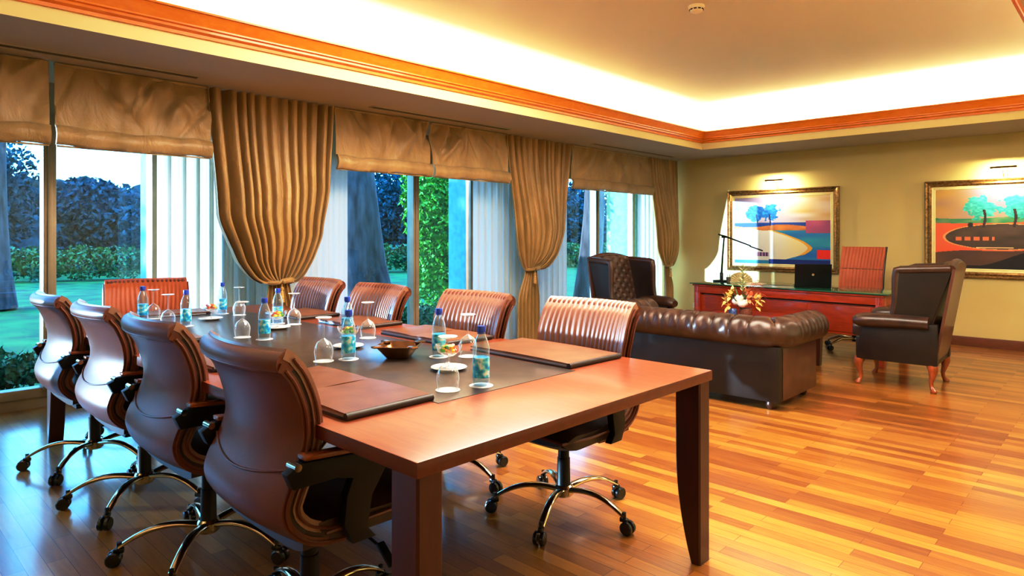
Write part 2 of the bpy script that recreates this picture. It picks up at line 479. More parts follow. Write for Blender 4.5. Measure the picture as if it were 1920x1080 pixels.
# wall outlet
t = thing('wall_socket', 'small cream wall socket low on the end wall left of the desk', 'socket', (-4.9, YE, .22))
m = MB(); m.box((0, -.005, 0), (.082, .01, .082), .003); m.build('plate', 'tag', t)
m = MB(); m.lathe([(.001, -.0105), (.02, -.0105), (.022, -.012), (.001, -.0122)], 16, axis='y'); m.build('socket_face', 'vent', t)

# ------------------------------------------------------------------ curtains
def drape(name, label, yl, yr, zt, ytie, ztie, ylow, zsplit=True, amp=.05, n=11, seed=0, x0=-5.22, lowz=.0):
    """yl, yr: functions of z giving the left / right edge; tie position; ylow: (left,right) at the bottom"""
    rnd = random.Random(seed)
    ph = [rnd.uniform(-.7, .7) for _ in range(n+2)]; dep = [rnd.uniform(.35, 1.15) for _ in range(n+2)]
    t = thing(name, label, 'curtain', (x0, (yl(zt)+yr(zt))/2, 0), 0, 'gold drapes tied back between the windows')
    oy = (yl(zt)+yr(zt))/2; hw = (yr(zt)-yl(zt))*.085
    def fold(u, ph_s=1.0):
        w = u*n; i = int(w); k = w-i
        p = ph[i]*(1-k)+ph[i+1]*k
        q = (w+p*.35+.5) % 1; q = min(q, 1-q); dp = dep[i]*(1-k)+dep[i+1]*k; return .5*dp-1.5*dp*math.exp(-(q/.17)**2)
    # upper part
    def up(u, v):
        z = zt+(ztie-zt)*v
        a, b = yl(z), yr(z)
        pinch = max(0, (v-.88)/.12)
        pinch = pinch**1.3
        pinch_z = pinch
        a2 = a+(ytie-hw-a)*pinch; b2 = b+(ytie+hw-b)*pinch
        y = a2+(b2-a2)*u
        c = 4*u*(1-u)
        A = amp*(.85+.15*v)*(1-.65*pinch)
        x = fold(u+.0*v)*A + .10*c*math.sin(PI*min(1, v*1.0)**2.2)*(1-pinch*.6)
        # overhang: outer fabric sags below the tie
        sag = -.07*(abs(u-.5)*2)*math.sin(PI*min(1, pinch))
        zz = z + sag + .012*math.sin(2*PI*u*n)*pinch
        return Vector((x+.03, y-oy, zz))
    def up_b(u, v):
        p = up(u, v); return p - Vector((.006, 0, 0))
    m = MB(); m.slab(up, up_b, n*16+1, 54)
    m.build('upper_drape', 'drape', t, sharp=80)
    def lo(u, v):
        z = ztie+.02+(lowz-ztie-.02)*v
        w0, w1 = ytie-hw, ytie+hw
        k = min(1, v*2.2); k = k*k*(3-2*k)
        a = w0+(ylow[0]-w0)*k; b = w1+(ylow[1]-w1)*k
        y = a+(b-a)*u
        x = math.sin(2*PI*u*6+.5)*.03*(.4+.6*k)
        return Vector((x+.0, y-oy, z))
    m = MB(); m.slab(lo, lambda u, v: lo(u, v)-Vector((.006, 0, 0)), 61, 24)
    m.build('lower_drape', 'drape', t, sharp=80)
    m = MB(); 
    pts = [Vector((.02+.05*math.cos(a), ytie-oy+(hw+.02)*math.sin(a), ztie+.01*math.sin(2*a))) for a in [2*PI*k/20 for k in range(20)]]
    m.tube(pts, .018, 8, loop=True, flat=1.3); tb = m.build('tieback', 'drape', t)
    m = MB(); m.tube([(.06, ytie-oy+.0, ztie-.0), (.075, ytie-oy-.01, ztie-.05)], .004, 6)
    m.lathe([(.001, 0), (.012, -.005), (.016, -.02), (.010, -.035), (.014, -.045), (.022, -.13), (.001, -.132)], 12, c=(.075, ytie-oy-.01, ztie-.04))
    m.build('tassel', 'tassel', tb)
    # heading tape
    m = MB()
    m.grid(lambda u, v: Vector((up(u, 0).x+.003, up(u, 0).y, zt-.0-.02*v)), n*10+1, 2); m.build('heading', 'drape', t, sharp=80)
    return t

def C(pts):
    ps = sorted(pts)
    return lambda z: lerp_curve(ps, z)
drape('window_drape', 'widest gold silk drape, tied back behind the far end of the conference table',
      C([(.9, 2.37), (1.0, 2.30), (1.45, 2.13), (2.43, 2.05)]), C([(.9, 2.86), (1.0, 2.92), (1.3, 3.03), (1.7, 3.10), (2.43, 3.14)]), 2.425, 2.65, .90, (2.50, 2.83), amp=.075, n=12, seed=2)
drape('window_drape', 'gold silk drape hanging between the middle window and the window nearest the end wall',
      C([(.9, 5.58), (1.35, 5.50), (2.43, 5.34)]), C([(.9, 6.15), (1.0, 6.23), (1.35, 6.37), (2.43, 6.50)]), 2.425, 5.80, .89, (5.56, 5.94), amp=.07, n=11, seed=5)
drape('window_drape', 'narrow gold silk drape in the corner beside the end wall',
      C([(.85, 8.66), (1.13, 8.55), (2.43, 8.33)]), C([(.85, 9.13), (1.13, 9.165), (2.43, 9.12)]), 2.425, 8.88, .83, (8.84, 9.06), amp=.05, n=9, seed=9)

def sheerc(label, y0, y1, x0=-5.52, seed=1):
    rnd = random.Random(seed); n = int((y1-y0)*9)
    ph = [rnd.uniform(0, 1) for _ in range(n+3)]
    def f(u, v):
        w = u*n; i = int(w); k = w-i; p = ph[i]*(1-k)+ph[i+1]*k
        return Vector((.014*math.sin(2*PI*(w+p*.5))+.006*math.sin(2*PI*(3.1*w+p)), (u-.5)*(y1-y0), 2.42-2.405*v))
    m = MB(); m.grid(f, n*10+1, 12)
    o = m.build('sheer_curtain', 'sheer', None, (x0, (y0+y1)/2, 0), sharp=80, recalc=False)
    tag(o, label, 'curtain', 'white sheer curtains beside the windows')
sheerc('white sheer curtain hanging behind the widest gold drape', 1.80, 3.50, seed=3)
sheerc('white sheer curtain hanging behind the drape between the two far windows', 5.13, 6.84, seed=4)
sheerc('white sheer curtain in the corner behind the narrow drape', 8.53, 9.16, seed=5)
sheerc('unseen white sheer added at the near end of the window wall to block sun', -2.5, -1.5, seed=6)  # added out of view: stops direct sun, gives a bright surface to reflect

def shade(label, y0, y1, seed, x0=-5.20, seam=None):
    rnd = random.Random(seed)
    t = thing('roman_shade', label, 'blind', (x0, (y0+y1)/2, 2.425), 0, 'gold roman shades above the windows')
    L = y1-y0
    ws = [(rnd.uniform(0, L), rnd.uniform(.1, .5), rnd.uniform(-1.2, 1.2), rnd.uniform(.02, .06), rnd.choice((-1, 1))) for _ in range(18)]
    def f(u, v):
        y = u*L; z = -.43*v
        x = .03*v + .012*math.sin(PI*v)
        for (cy, cv, sl, w, sg) in ws:
            d = (y-cy) - sl*(v-cv)*.35
            x += sg*.034*math.exp(-(d/w)**2)*math.exp(-((v-cv)/.35)**2)
        if seam: x -= .01*math.exp(-((y-seam)/.01)**2)
        return Vector((x, y-L/2, z+.006*math.sin(u*5+seed)*v))
    m = MB(); m.slab(f, lambda u, v: f(u, v)-Vector((.008, 0, 0)), 90, 26); m.build('shade_panel', 'blind', t, sharp=80)
    def g(u, v):
        a = v
        z = -.425-.125*a+.006*math.sin(u*7+seed)+.004*math.sin(u*23)
        x = .06+.024*math.sin(PI*a)+.004*math.sin(u*31+seed)
        return Vector((x, (u-.5)*L, z))
    m = MB(); m.slab(g, lambda u, v: g(u, v)-Vector((.03, 0, 0)), 60, 8); m.build('bottom_fold', 'blind', t, sharp=60)
    m = MB(); m.box((0.0, 0, -.008), (.03, L, .016), .003); m.build('headrail', 'blind', t)
    m = MB(); m.box((.035, 0, -.553), (.02, L-.01, .012), .004); m.build('hem_bar', 'blind', t)
    return t
shade('gold roman shade cut off by the left edge of the photo', -.05, 1.04, 1)
shade('gold roman shade left of the widest drape', 1.07, 2.07, 2)
shade('gold roman shade right of the widest drape', 3.16, 4.235, 3)
shade('gold roman shade left of the drape between the two far windows', 4.265, 5.36, 4)
shade('single wide gold roman shade over the window nearest the end wall', 6.50, 8.38, 5)
shade('gold roman shade above the near end of the window wall', -2.3, -.08, 6)

# ------------------------------------------------------------------ exterior
m = MB(); m.box((-26, 8, -.16), (39.2, 90, .1)); o = m.build('lawn', 'lawn'); struct(o)
m = MB(); m.box((-6.62, 3.5, -.07), (.5, 14, .12)); struct(m.build('terrace', 'terrace'))

def leaf_cloud(bm_, c, r, n, size, rnd, hollow=.55, flat=1):
    for _ in range(n):
        while True:
            p = Vector((rnd.uniform(-1, 1), rnd.uniform(-1, 1), rnd.uniform(-1, 1)))
            if hollow < p.length < 1: break
        p = Vector((p.x*r[0], p.y*r[1], p.z*r[2]))+Vector(c)
        a = Vector((rnd.gauss(0, 1), rnd.gauss(0, 1), rnd.gauss(0, 1))).normalized(); b = a.cross(Vector((rnd.gauss(0, 1), rnd.gauss(0, 1), rnd.gauss(0, 1)))).normalized()
        s = size*rnd.uniform(.6, 1.3)
        vs = [bm_.verts.new(p+a*s), bm_.verts.new(p+b*s*.5), bm_.verts.new(p-a*s), bm_.verts.new(p-b*s*.5)]
        bm_.faces.new(vs).smooth = False

def shrub(label, loc, r, n, size, matn, seed, name='shrub', lumps=5, group=None, cat='shrub'):
    rnd = random.Random(seed)
    t = thing(name, label, cat, loc, 0, group)
    m = MB()
    for i in range(lumps):
        a = rnd.uniform(0, 2*PI); q = rnd.uniform(.1, .5)
        leaf_cloud(m.bm, (r[0]*q*math.cos(a), r[1]*q*math.sin(a), r[2]*(.35+.65*i/max(1, lumps-1))), (r[0]*.65, r[1]*.65, r[2]*.42), n//lumps, size, rnd, .3)
    m.build('foliage', matn, t, recalc=False)
    m = MB()
    for i in range(4):
        a = rnd.uniform(0, 6.28); m.tube([(0, 0, 0), (.1*r[0]*math.cos(a), .1*r[1]*math.sin(a), r[2]*.4), (.4*r[0]*math.cos(a), .4*r[1]*math.sin(a), r[2]*1.0)], [.03, .02, .008], 6)
    m.build('stem', 'bark', t)
    return t

def tree(label, loc, h, rt, crown, seed, matn='leaf_dark', name='pine_tree', lean=(0, 0), n=6000, size=.12, group=None):
    rnd = random.Random(seed)
    t = thing(name, label, 'tree', loc, 0, group)
    m = MB()
    pts = []; rr = []
    for i in range(9):
        k = i/8; pts.append((lean[0]*k*h+.1*math.sin(k*5+seed), lean[1]*k*h+.08*math.cos(k*4+seed), h*k)); rr.append(rt*(1.35-k*.75) if i else rt*1.5)
    m.tube(pts, rr, 12)
    top = Vector(pts[-1])
    for i in range(7):
        a = rnd.uniform(0, 6.28); b = Vector(pts[rnd.randint(5, 7)])
        e = b+Vector((math.cos(a)*crown*.7, math.sin(a)*crown*.7, rnd.uniform(.4, 1.3)))
        m.tube([b, (b+e)/2+Vector((0, 0, .25)), e], [rt*.4, rt*.25, rt*.1], 7)
    m.build('trunk', 'bark', t)
    m = MB()
    for i in range(8):
        a = rnd.uniform(0, 6.28); q = rnd.uniform(0, .6)*crown
        leaf_cloud(m.bm, top+Vector((q*math.cos(a), q*math.sin(a), rnd.uniform(-.6, .9))), (crown*.55, crown*.55, .6), n//8, size, rnd, .1)
    m.build('foliage', matn, t, recalc=False)
    return t

shrub('low dark hedge just outside the leftmost window pane', (-7.15, .45, -.1), (.42, 1.5, .36), 12000, .035, 'leaf_mid', 11, 'hedge', 9, None, 'hedge')
shrub('bright green bush outside the middle window', (-8.9, 7.7, -.1), (.85, .9, 2.5), 20000, .045, 'leaf_bright', 12, 'bush', 8, None, 'bush')
shrub('low green hedge at the foot of the middle window', (-7.3, 5.9, -.1), (.45, 1.2, .28), 9000, .035, 'leaf_mid', 13, 'hedge', 7, None, 'hedge')
shrub('rounded dark shrub on the lawn beyond the head chair', (-13.5, 5.9, -.1), (1.2, 1.2, 1.0), 5000, .1, 'leaf_dark', 14, 'shrub', 6)
shrub('unseen broad tree added on the lawn to block sun through the middle window', (-16, -6.2, -.1), (1.7, 1.7, 2.6), 9000, .1, 'leaf_dark', 15, 'sun_block_tree', 6, None, 'tree')  # added out of view to keep sun off the desk chair
tree('tall pine trunk seen through the left pane of the nearest window', (-15.5, 2.2, -.1), 6.5, .3, 2.6, 21, group=None)
tree('pine trunk beyond the lawn, left of the widest drape', (-16.0, 6.6, -.1), 7.0, .26, 2.8, 22)
tree('thick leaning pine trunk close outside the middle window', (-10.5, 7.1, -.1), 6.5, .42, 2.8, 23, lean=(-.08, -.12))
tree('grey textured trunk outside the window nearest the end wall', (-8.2, 10.9, -.1), 5, .2, 2.0, 24, 'leaf_mid')
for i, (x, y, hh, rr_, lb) in enumerate([
    (-29, -3, 3.7, 2.7, 'distant dark tree at the left end of the tree line'),
    (-30, 3, 3.8, 2.7, 'distant dark tree behind the leftmost pine trunk'),
    (-31, 8.3, 2.7, 2.6, 'distant dark tree under the patch of white sky'),
    (-29, 13.5, 3.9, 2.8, 'distant dark tree left of the widest drape'),
    (-26, 20, 3.6, 3.0, 'distant dark tree seen through the middle window'),
    (-21, 26.5, 3.0, 2.8, 'distant dark tree behind the bright green bush'),
    (-15.5, 31.5, 2.8, 2.8, 'distant dark tree outside the window nearest the end wall')]):
    shrub(lb, (x, y, -.1), (rr_, rr_*1.05, hh), 15000, .13, 'leaf_dark', 40+i, 'distant_tree', 9, 'dense trees beyond the lawn', 'tree')
m = MB()
def ridge(u, v):
    y = -14+130*u; a = u*34
    h = 4.6+.5*math.sin(a)+.35*math.sin(2.3*a+1)+.2*math.sin(6.1*a)+.12*math.sin(17*a)
    return Vector((-44-.25*y*.5+2*math.sin(u*9), y, -.3+h*v))
m.grid(ridge, 400, 6)
struct(m.build('hills', 'leaf_dark', recalc=False))
# low clipped hedge line far across the lawn
m = MB(); rnd = random.Random(3)
for i in range(26): leaf_cloud(m.bm, (0, -13+i*1.05, .55), (.6, .8, .55), 900, .07, rnd, .5)
tag(m.build('hedge', 'leaf_mid', None, (-21.5, 12, -.1), (0, 0, R(-18)), recalc=False), 'long clipped hedge far across the lawn', 'hedge')

# ------------------------------------------------------------------ conference table
TBL = (-3.08, 1.705)
tb = thing('conference_table', 'long cherry wood conference table with a dark leather inlay', 'table', (TBL[0], TBL[1], 0))
LX, LY = 3.70, 1.475
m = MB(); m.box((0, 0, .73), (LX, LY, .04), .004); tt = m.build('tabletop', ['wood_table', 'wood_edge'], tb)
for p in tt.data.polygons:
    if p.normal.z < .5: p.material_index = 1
m = MB(); m.box((0, 0, .7505), (2.93, .70, .003), .001); m.build('leather_inlay', 'mat', tb)
m = MB()
for sy in (-1, 1): m.box((0, sy*(LY/2-.20), .685), (LX-.3, .03, .05), .003)
for sx in (-1, 1): m.box((sx*(LX/2-.20), 0, .685), (.03, LY-.3, .05), .003)
m.build('apron', 'leather_black', tb)
for sx in (-1, 1):
    for sy in (-1, 1):
        # leg: straight on the outside, curving in toward a narrow foot on the inner side
        xo = sx*(LX/2-.008); yo = sy*(LY/2-.008)
        rings = []
        for i in range(15):
            k = i/14; z = .71*(1-k)
            wx = .108*(1 - .62*(max(0, (k-.38)/.62))**2.0)
            wy = .080
            ys = sorted((yo, yo-sy*wy)); xs = sorted((xo, xo-sx*wx)); b = .006
            rings.append([Vector(p) for p in [(xs[0]+b, ys[0], z), (xs[1]-b, ys[0], z), (xs[1], ys[0]+b, z), (xs[1], ys[1]-b, z), (xs[1]-b, ys[1], z), (xs[0]+b, ys[1], z), (xs[0], ys[1]-b, z), (xs[0], ys[0]+b, z)]])
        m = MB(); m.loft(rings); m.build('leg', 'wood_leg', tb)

# ------------------------------------------------------------------ swivel chairs
BP = [(0, .03, .385), (.06, -.07, .385), (.13, -.16, .405), (.20, -.225, .45), (.28, -.262, .505), (.36, -.262, .56), (.44, -.235, .615), (.52, -.210, .67),
      (.62, -.205, .73), (.74, -.216, .795), (.86, -.238, .855), (.94, -.258, .893), (.98, -.274, .910), (1.0, -.286, .916)]
BZ = sorted([(t, y) for t, y, z in BP]); BZZ = sorted([(t, z) for t, y, z in BP])
def back_pt(t):
    for (a, ya, za), (b, yb, zb) in zip(BP, BP[1:]):
        if t <= b+1e-9:
            k = (t-a)/(b-a); return ya+(yb-ya)*k, za+(zb-za)*k
    return BP[-1][1], BP[-1][2]
def back_sm(t):
    y = z = w = 0
    for d in (-.05, -.025, 0, .025, .05):
        q = min(1, max(0, t+d)); a, b = back_pt(q); g = 1; y += a; z += b; w += g
    return (y/w, z/w) if .04 < t < .96 else back_pt(t)
def back_surface(off, half, curve=.045, inset=0, pleat=0, npl=18):
    """off: distance in front of the rear face"""
    def f(u, v):
        t = inset + (1-2*inset)*v if inset else v
        y, z = back_sm(t); y2, z2 = back_sm(min(1, t+.01)); y1, z1 = back_sm(max(0, t-.01))
        ty, tz = y2-y1, z2-z1; L = math.hypot(ty, tz) or 1
        ny, nz = tz/L, -ty/L            # points to the front (+y)
        s = u*2-1
        w = half*(1-.10*(1-min(1, t/.25))**2)*(1-.03*math.sin(PI*min(1, max(0, (t-.4)/.35))))
        dy = curve*s*s*(.35+.65*min(1, t*1.6))
        o = off
        if pleat and t > .45:
            e = math.sin(PI*min(1, (t-.45)/.55))**.5
            ed = 1-abs(s)**6
            o += pleat*e*ed*(math.sin(2*PI*npl*u+1.5*math.sin(5*t+9*u)))
        return Vector((s*w, y+ny*o+dy, z+nz*o))
    return f
def make_chair(label, seat_rot=0, front='leather_front', pleat=.0046):
    t = thing('swivel_chair', label, 'chair')
    A = back_surface(0, .262); B = back_surface(.024, .262)
    m = MB(); m.slab(B, A, 25, 48); m.build('back_shell', 'leather', t, sharp=60)
    A = back_surface(.024, .252, inset=.004); B = back_surface(.036, .252, inset=.004)
    m = MB(); m.slab(B, A, 21, 44); m.build('edge_band', 'leather_black', t, sharp=60)
    A = back_surface(.036, .258, inset=.0); B = back_surface(.066, .255, inset=.0, pleat=pleat)
    m = MB(); m.slab(B, A, 121, 44); m.build('back_cushion', front, t, sharp=60)
    g = back_surface(.031, .258)
    m = MB(); pts = [g(.012+.976*u/24, .978)+Vector((0, 0, .0)) for u in range(25)]
    m.tube([pts[0]+Vector((-.004, 0, 0))]+pts+[pts[-1]+Vector((.004, 0, 0))], [.024]+[.035]*25+[.024], 16); m.build('top_roll', 'leather', t, sharp=60)
    # welt across the waist of the shell
    f = back_surface(-.003, .262)
    m = MB(); m.tube([f(u/24, .475+.05*math.sin(PI*u/24)*-1) for u in range(25)], .0035, 6); m.build('waist_welt', 'leather', t)
    # side piping
    for u in (0.0, 1.0):
        for o_, w_ in ((.012, .266), (.050, .262)):
            g = back_surface(o_, w_); m = MB(); m.tube([g(u, i/40) for i in range(40)], .0045, 6); m.build('piping', 'leather', t)
    # seat
    def seat(u, v, top):
        s = u*2-1; y = -.16+.47*v
        edge = (abs(s)**5)*.03; fr = max(0, (v-.8)/.2)**2*.04
        w = .262*(1-.05*(1-v))*(1-.06*max(0, (v-.85)/.15)**2)
        zt = .492-edge-fr+.006*math.sin(8*v); zb = .385+edge*.6+fr*.8
        return Vector((s*w, y, zt if top else zb))
    m = MB(); m.slab(lambda u, v: seat(u, v, True), lambda u, v: seat(u, v, False), 25, 20); m.build('seat', 'leather_seat', t, sharp=50)
    m = MB(); pts = [seat(u/20, 1, True)*.5+seat(u/20, 1, False)*.5+Vector((0, .004, .01)) for u in range(21)]
    m.tube([Vector((-.268, -.1, .44))]+[Vector((-.268, .15, .44))]+pts+[Vector((.268, .15, .44)), Vector((.268, -.1, .44))], .006, 6); m.build('seat_piping', 'leather', t)
    # mechanism
    m = MB(); m.box((0, .02, .368), (.18, .26, .035), .01); m.box((0, -.02, .345), (.10, .16, .03), .008); m.build('mechanism', 'plastic_black', t)
    m = MB(); m.tube([(.08, .06, .36), (.2, .08, .355), (.255, .09, .335)], .005, 6); m.box((.285, .095, .318), (.085, .028, .012), .005, rot=Matrix.Rotation(R(35), 3, 'Y')); m.build('height_lever', 'plastic_black', t)
    # column
    m = MB(); m.lathe([(.001, .09), (.036, .09), (.036, .13), (.031, .14), (.029, .26), (.026, .262), (.025, .35), (.001, .35)], 20); m.build('gas_column', 'plastic_black', t)
    m = MB(); m.lathe([(.001, .085), (.036, .085), (.046, .095), (.047, .125), (.036, .138), (.001, .138)], 24); m.build('hub', 'chrome', t)
    for k in range(5):
        a = R(seat_rot+72*k)
        m = MB()
        P = []; Wd = []
        rings = []
        for i in range(13):
            q = i/12; r = .035+.285*q
            z = .118+.022*math.sin(PI*min(1, q*1.0)*.9)-.055*q**2.4
            w = .021-.006*q; hh = .013-.003*q
            rings.append([Vector((r, w*math.cos(b), z+hh*math.sin(b)*1.0)) for b in [2*PI*j/12 for j in range(12)]])
        m.loft(rings)
        lg = m.build('leg', 'chrome', t, rot=(0, 0, a))
        m = MB()
        m.tube([(.318, 0, .09), (.318, 0, .055)], .009, 8)
        m.box((.318, 0, .058), (.038, .02, .02), .006)
        def hood(dy):
            m.lathe([(.001, dy-.010), (.024, dy-.010), (.0285, dy-.006), (.0285, dy+.006), (.024, dy+.010), (.001, dy+.010)], 18, c=(.335, 0, .0287), axis='y')
        hood(-.0145); hood(.0145)
        m.build('caster', 'rubber', lg)
    # armrests
    for sx in (-1, 1):
        m = MB()
        x = sx*.283
        poly = [(-.215, .60), (-.235, .645), (-.19, .668), (.12, .645), (.135, .625), (.09, .60), (.035, .52), (.02, .43), (.05, .395), (-.03, .395), (-.06, .46), (-.05, .54), (-.03, .585), (-.08, .60)]
        m.prism(poly, 'x', x-.017, x+.017, .004)
        ar = m.build('armrest', 'plastic_black', t)
        m = MB(); m.box((x, -.035, .668), (.044, .30, .014), .005, rot=Matrix.Rotation(R(-4.2), 3, 'X')); m.build('arm_cap', 'wood_arm', ar)
        m = MB(); m.lathe([(.001, -.024), (.011, -.024), (.011, .024), (.001, .024)], 14, c=(x, -.205, .66), axis='x'); m.build('end_cap', 'chrome', ar)
    return t
ch1 = make_chair('x', 28)
cnt = counter()
G1 = 'swivel chairs along the camera side of the table'; G2 = 'swivel chairs along the window side of the table'
row1 = [(-1.94, 1.09, 0, 'brown leather swivel chair nearest the camera, seen from behind'),
        (-2.74, 1.09, 0, 'brown leather swivel chair seen from behind, second nearest the camera'),
        (-3.507, 1.09, 0, 'brown leather swivel chair seen from behind, third from the camera'),
        (-4.273, 1.07, 0, 'brown leather swivel chair seen from behind, farthest left in the photo')]
for x, y, rz, lb in row1: place(ch1, cnt, (x, y, 0), R(rz), lb, G1)
ch2 = make_chair('x', 40)
cnt = counter()
row2 = [(-1.93, 2.37, 180, 0, 'pleated leather swivel chair whose back stands in front of the dark sofa'),
        (-2.66, 2.30, 180, 0, 'pleated leather swivel chair between the sofa end chair and the middle window mullion'),
        (-3.50, 2.26, 180, .02, 'pleated leather swivel chair standing before the middle window mullion'),
        (-4.28, 2.29, 180, 0, 'pleated leather swivel chair right of the widest drape, pale with daylight')]
for x, y, rz, dz, lb in row2: place(ch2, cnt, (x, y, 0), R(rz), lb, G2)
o = make_chair('orange brown leather chair at the far head of the table before the window', 28, 'leather_orange', .0018)
o.location = (-4.93, 1.56, 0); o.rotation_euler = (0, 0, R(-104))

# ------------------------------------------------------------------ table things
ZT0 = .752
def bottle_proto():
    t = thing('water_bottle', 'x', 'bottle')
    m = MB(); m.lathe([(.001, .002), (.026, .002), (.0295, .008), (.0295, .04), (.0285, .045), (.0295, .05), (.0295, .055)], 24)
    m.build('base_section', 'pet', t)
    m = MB(); m.lathe([(.0300, .03), (.0302, .032), (.0302, .098), (.0300, .10)], 24); m.build('paper_label', 'label', t)
    m = MB(); m.lathe([(.0295, .055), (.0293, .11), (.030, .118), (.030, .128), (.0275, .143), (.021, .163), (.0145, .178), (.0125, .186), (.0125, .194)], 24); m.build('shoulder', 'pet', t)
    m = MB(); m.lathe([(.001, .188), (.0148, .188), (.0152, .192), (.0152, .207), (.0142, .210), (.001, .2105)], 20); m.build('cap', 'cap', t)
    m = MB()
    m.tube([(.0128*math.cos(2*PI*k/16), .0128*math.sin(2*PI*k/16), .184) for k in range(16)], .0018, 6, loop=True); m.build('neck_ring', 'cap', t)
    return t
def glass_proto():
    t = thing('wine_glass', 'x', 'glass')
    m = MB(); 
    pr = [(.0335, 0), (.0345, .0), (.0375, .02), (.040, .04), (.038, .058), (.028, .078), (.012, .090), (.004, .096)]
    m.lathe(pr, 28); m.bm.faces.ensure_lookup_table()
    big = [f for f in m.bm.faces if len(f.verts) > 4]
    bmesh.ops.delete(m.bm, geom=big, context='FACES_ONLY')
    m.build('bowl', 'glass', t)
    m = MB(); m.lathe([(.004, .094), (.0032, .105), (.003, .15), (.004, .168), (.006, .174)], 12); m.build('stem', 'glass', t)
    m = MB(); m.lathe([(.006, .174), (.018, .179), (.033, .1815), (.034, .183), (.033, .1845), (.001, .1845)], 28); m.build('foot', 'glass', t)
    return t
def coaster_proto():
    m = MB(); m.lathe([(.001, 0), (.040, 0), (.0425, .0006), (.0425, .0016), (.040, .002), (.001, .002)], 32)
    return m.build('coaster', 'coaster', None)
bp = bottle_proto(); gp = glass_proto(); cp = coaster_proto()
cb, cg, cc = counter(), counter(), counter()
BOT = [(-1.69, 1.615, 'closest to the camera'),
       (-2.225, 1.870, 'just behind the candy glass nearest the camera'),
       (-2.46, 1.565, 'overlapping another, just left of the bronze bowl'),
       (-2.99, 1.895, 'half hidden by a nearer bottle left of the bowl'),
       (-3.245, 1.57, 'just beyond the nearest chair back, below the widest drape'),
       (-3.765, 1.905, 'under the knot of the widest drape'),
       (-4.50, 1.88, 'right of the far candy glass, before the sheer curtain'),
       (-4.045, 1.48, 'above the second nearest chair back'),
       (-4.535, 1.40, 'leftmost, in front of the head chair')]
for x, y, w in BOT:
    o = place(bp, cb, (x, y, ZT0+.002), random.uniform(0, 6), 'blue capped water bottle '+w, 'water bottles on the table')
    q = cp if cc['n'] == 0 else cp.copy()
    if cc['n']: COL.objects.link(q)
    cc['n'] += 1; q.location = (x, y, ZT0); tag(q, ('white coaster under the bottle '+w), 'coaster', 'coasters on the table')
GL = [(-1.725, 1.49, 'closest to the camera'),
      (-2.14, 1.965, 'behind the nearest candy glass'),
      (-2.50, 1.47, 'left of the bottle pair and the bronze bowl'),
      (-2.90, 1.96, 'before the window side chair at the mullion'),
      (-3.39, 1.52, 'just above the nearest chair back'),
      (-3.66, 1.955, 'right of the bottle under the widest drape'),
      (-4.35, 1.93, 'below the left edge of the widest drape'),
      (-4.13, 1.41, 'in front of the head chair, left of a bottle'),
      (-4.56, 1.47, 'partly behind the leftmost bottle')]
for x, y, w in GL:
    place(gp, cg, (x, y, ZT0+.002), random.uniform(0, 6), 'upside down wine glass '+w, 'upturned wine glasses on the table')
    q = cp.copy(); COL.objects.link(q); q.location = (x, y, ZT0); tag(q, ('white coaster under the glass '+w), 'coaster', 'coasters on the table')
# candy glasses on plates
def plate_proto():
    m = MB(); m.lathe([(.001, 0), (.045, 0), (.05, .003), (.068, .009), (.072, .012), (.070, .0135), (.05, .007), (.001, .006)], 36)
    return m.build('saucer', 'white', None)
def coupe_proto():
    t = thing('coupe_glass', 'x', 'glass')
    m = MB(); m.lathe([(.001, 0), (.028, 0), (.029, .0015), (.012, .004), (.004, .010)], 24); m.build('foot', 'glass', t)
    m = MB(); m.lathe([(.004, .010), (.0035, .03), (.0045, .046)], 12); m.build('stem', 'glass', t)
    m = MB(); m.lathe([(.0045, .046), (.022, .050), (.042, .064), (.051, .084), (.052, .094)], 28)
    bmesh.ops.delete(m.bm, geom=[f for f in m.bm.faces if len(f.verts) > 4 and f.calc_center_median().z > .08], context='FACES_ONLY')
    m.build('bowl', 'glass', t)
    return t
pp = plate_proto(); kp = coupe_proto(); ck, cq = counter(), counter()
rnd = random.Random(5)
for x, y, w in [(-1.985, 1.72, 'nearest the camera'), (-2.72, 1.73, 'left of the bronze bowl'), (-3.56, 1.80, 'under the widest drape'), (-4.24, 1.70, 'nearest the head chair')]:
    q = pp if cq['n'] == 0 else pp.copy()
    if cq['n']: COL.objects.link(q)
    cq['n'] += 1; q.location = (x, y, ZT0); tag(q, 'round cream saucer under the candy glass '+w, 'saucer', 'saucers on the table')
    place(kp, ck, (x, y, ZT0+.0065), 0, 'stemmed glass of colourful candy '+w, 'candy glasses on the table')
    for i in range(13):
        a = rnd.uniform(0, 6.28); lay = 0 if i < 7 else 1
        r = (.027 if lay == 0 else .015)
        a = 2*PI*i/(7 if lay == 0 else 6)
        m = MB(); m.box((0, 0, 0), (.022, .015, .013), .005, 2)
        m.prism([(-.008, 0), (-.016, .005), (-.016, -.005)], 'z', -.001, .001); m.prism([(.008, 0), (.016, .005), (.016, -.005)], 'z', -.001, .001)
        o = m.build('candy', [CANDY[(i*5+cq['n']) % 6]], None, (x+r*math.cos(a), y+r*math.sin(a), ZT0+.0065+(.070 if lay == 0 else .085)), (rnd.uniform(-.5, .5), rnd.uniform(-.5, .5), rnd.uniform(0, 6)))
        tag(o, 'small wrapped candy in the stemmed glass '+w, 'candy', 'wrapped candies in the glass '+w)
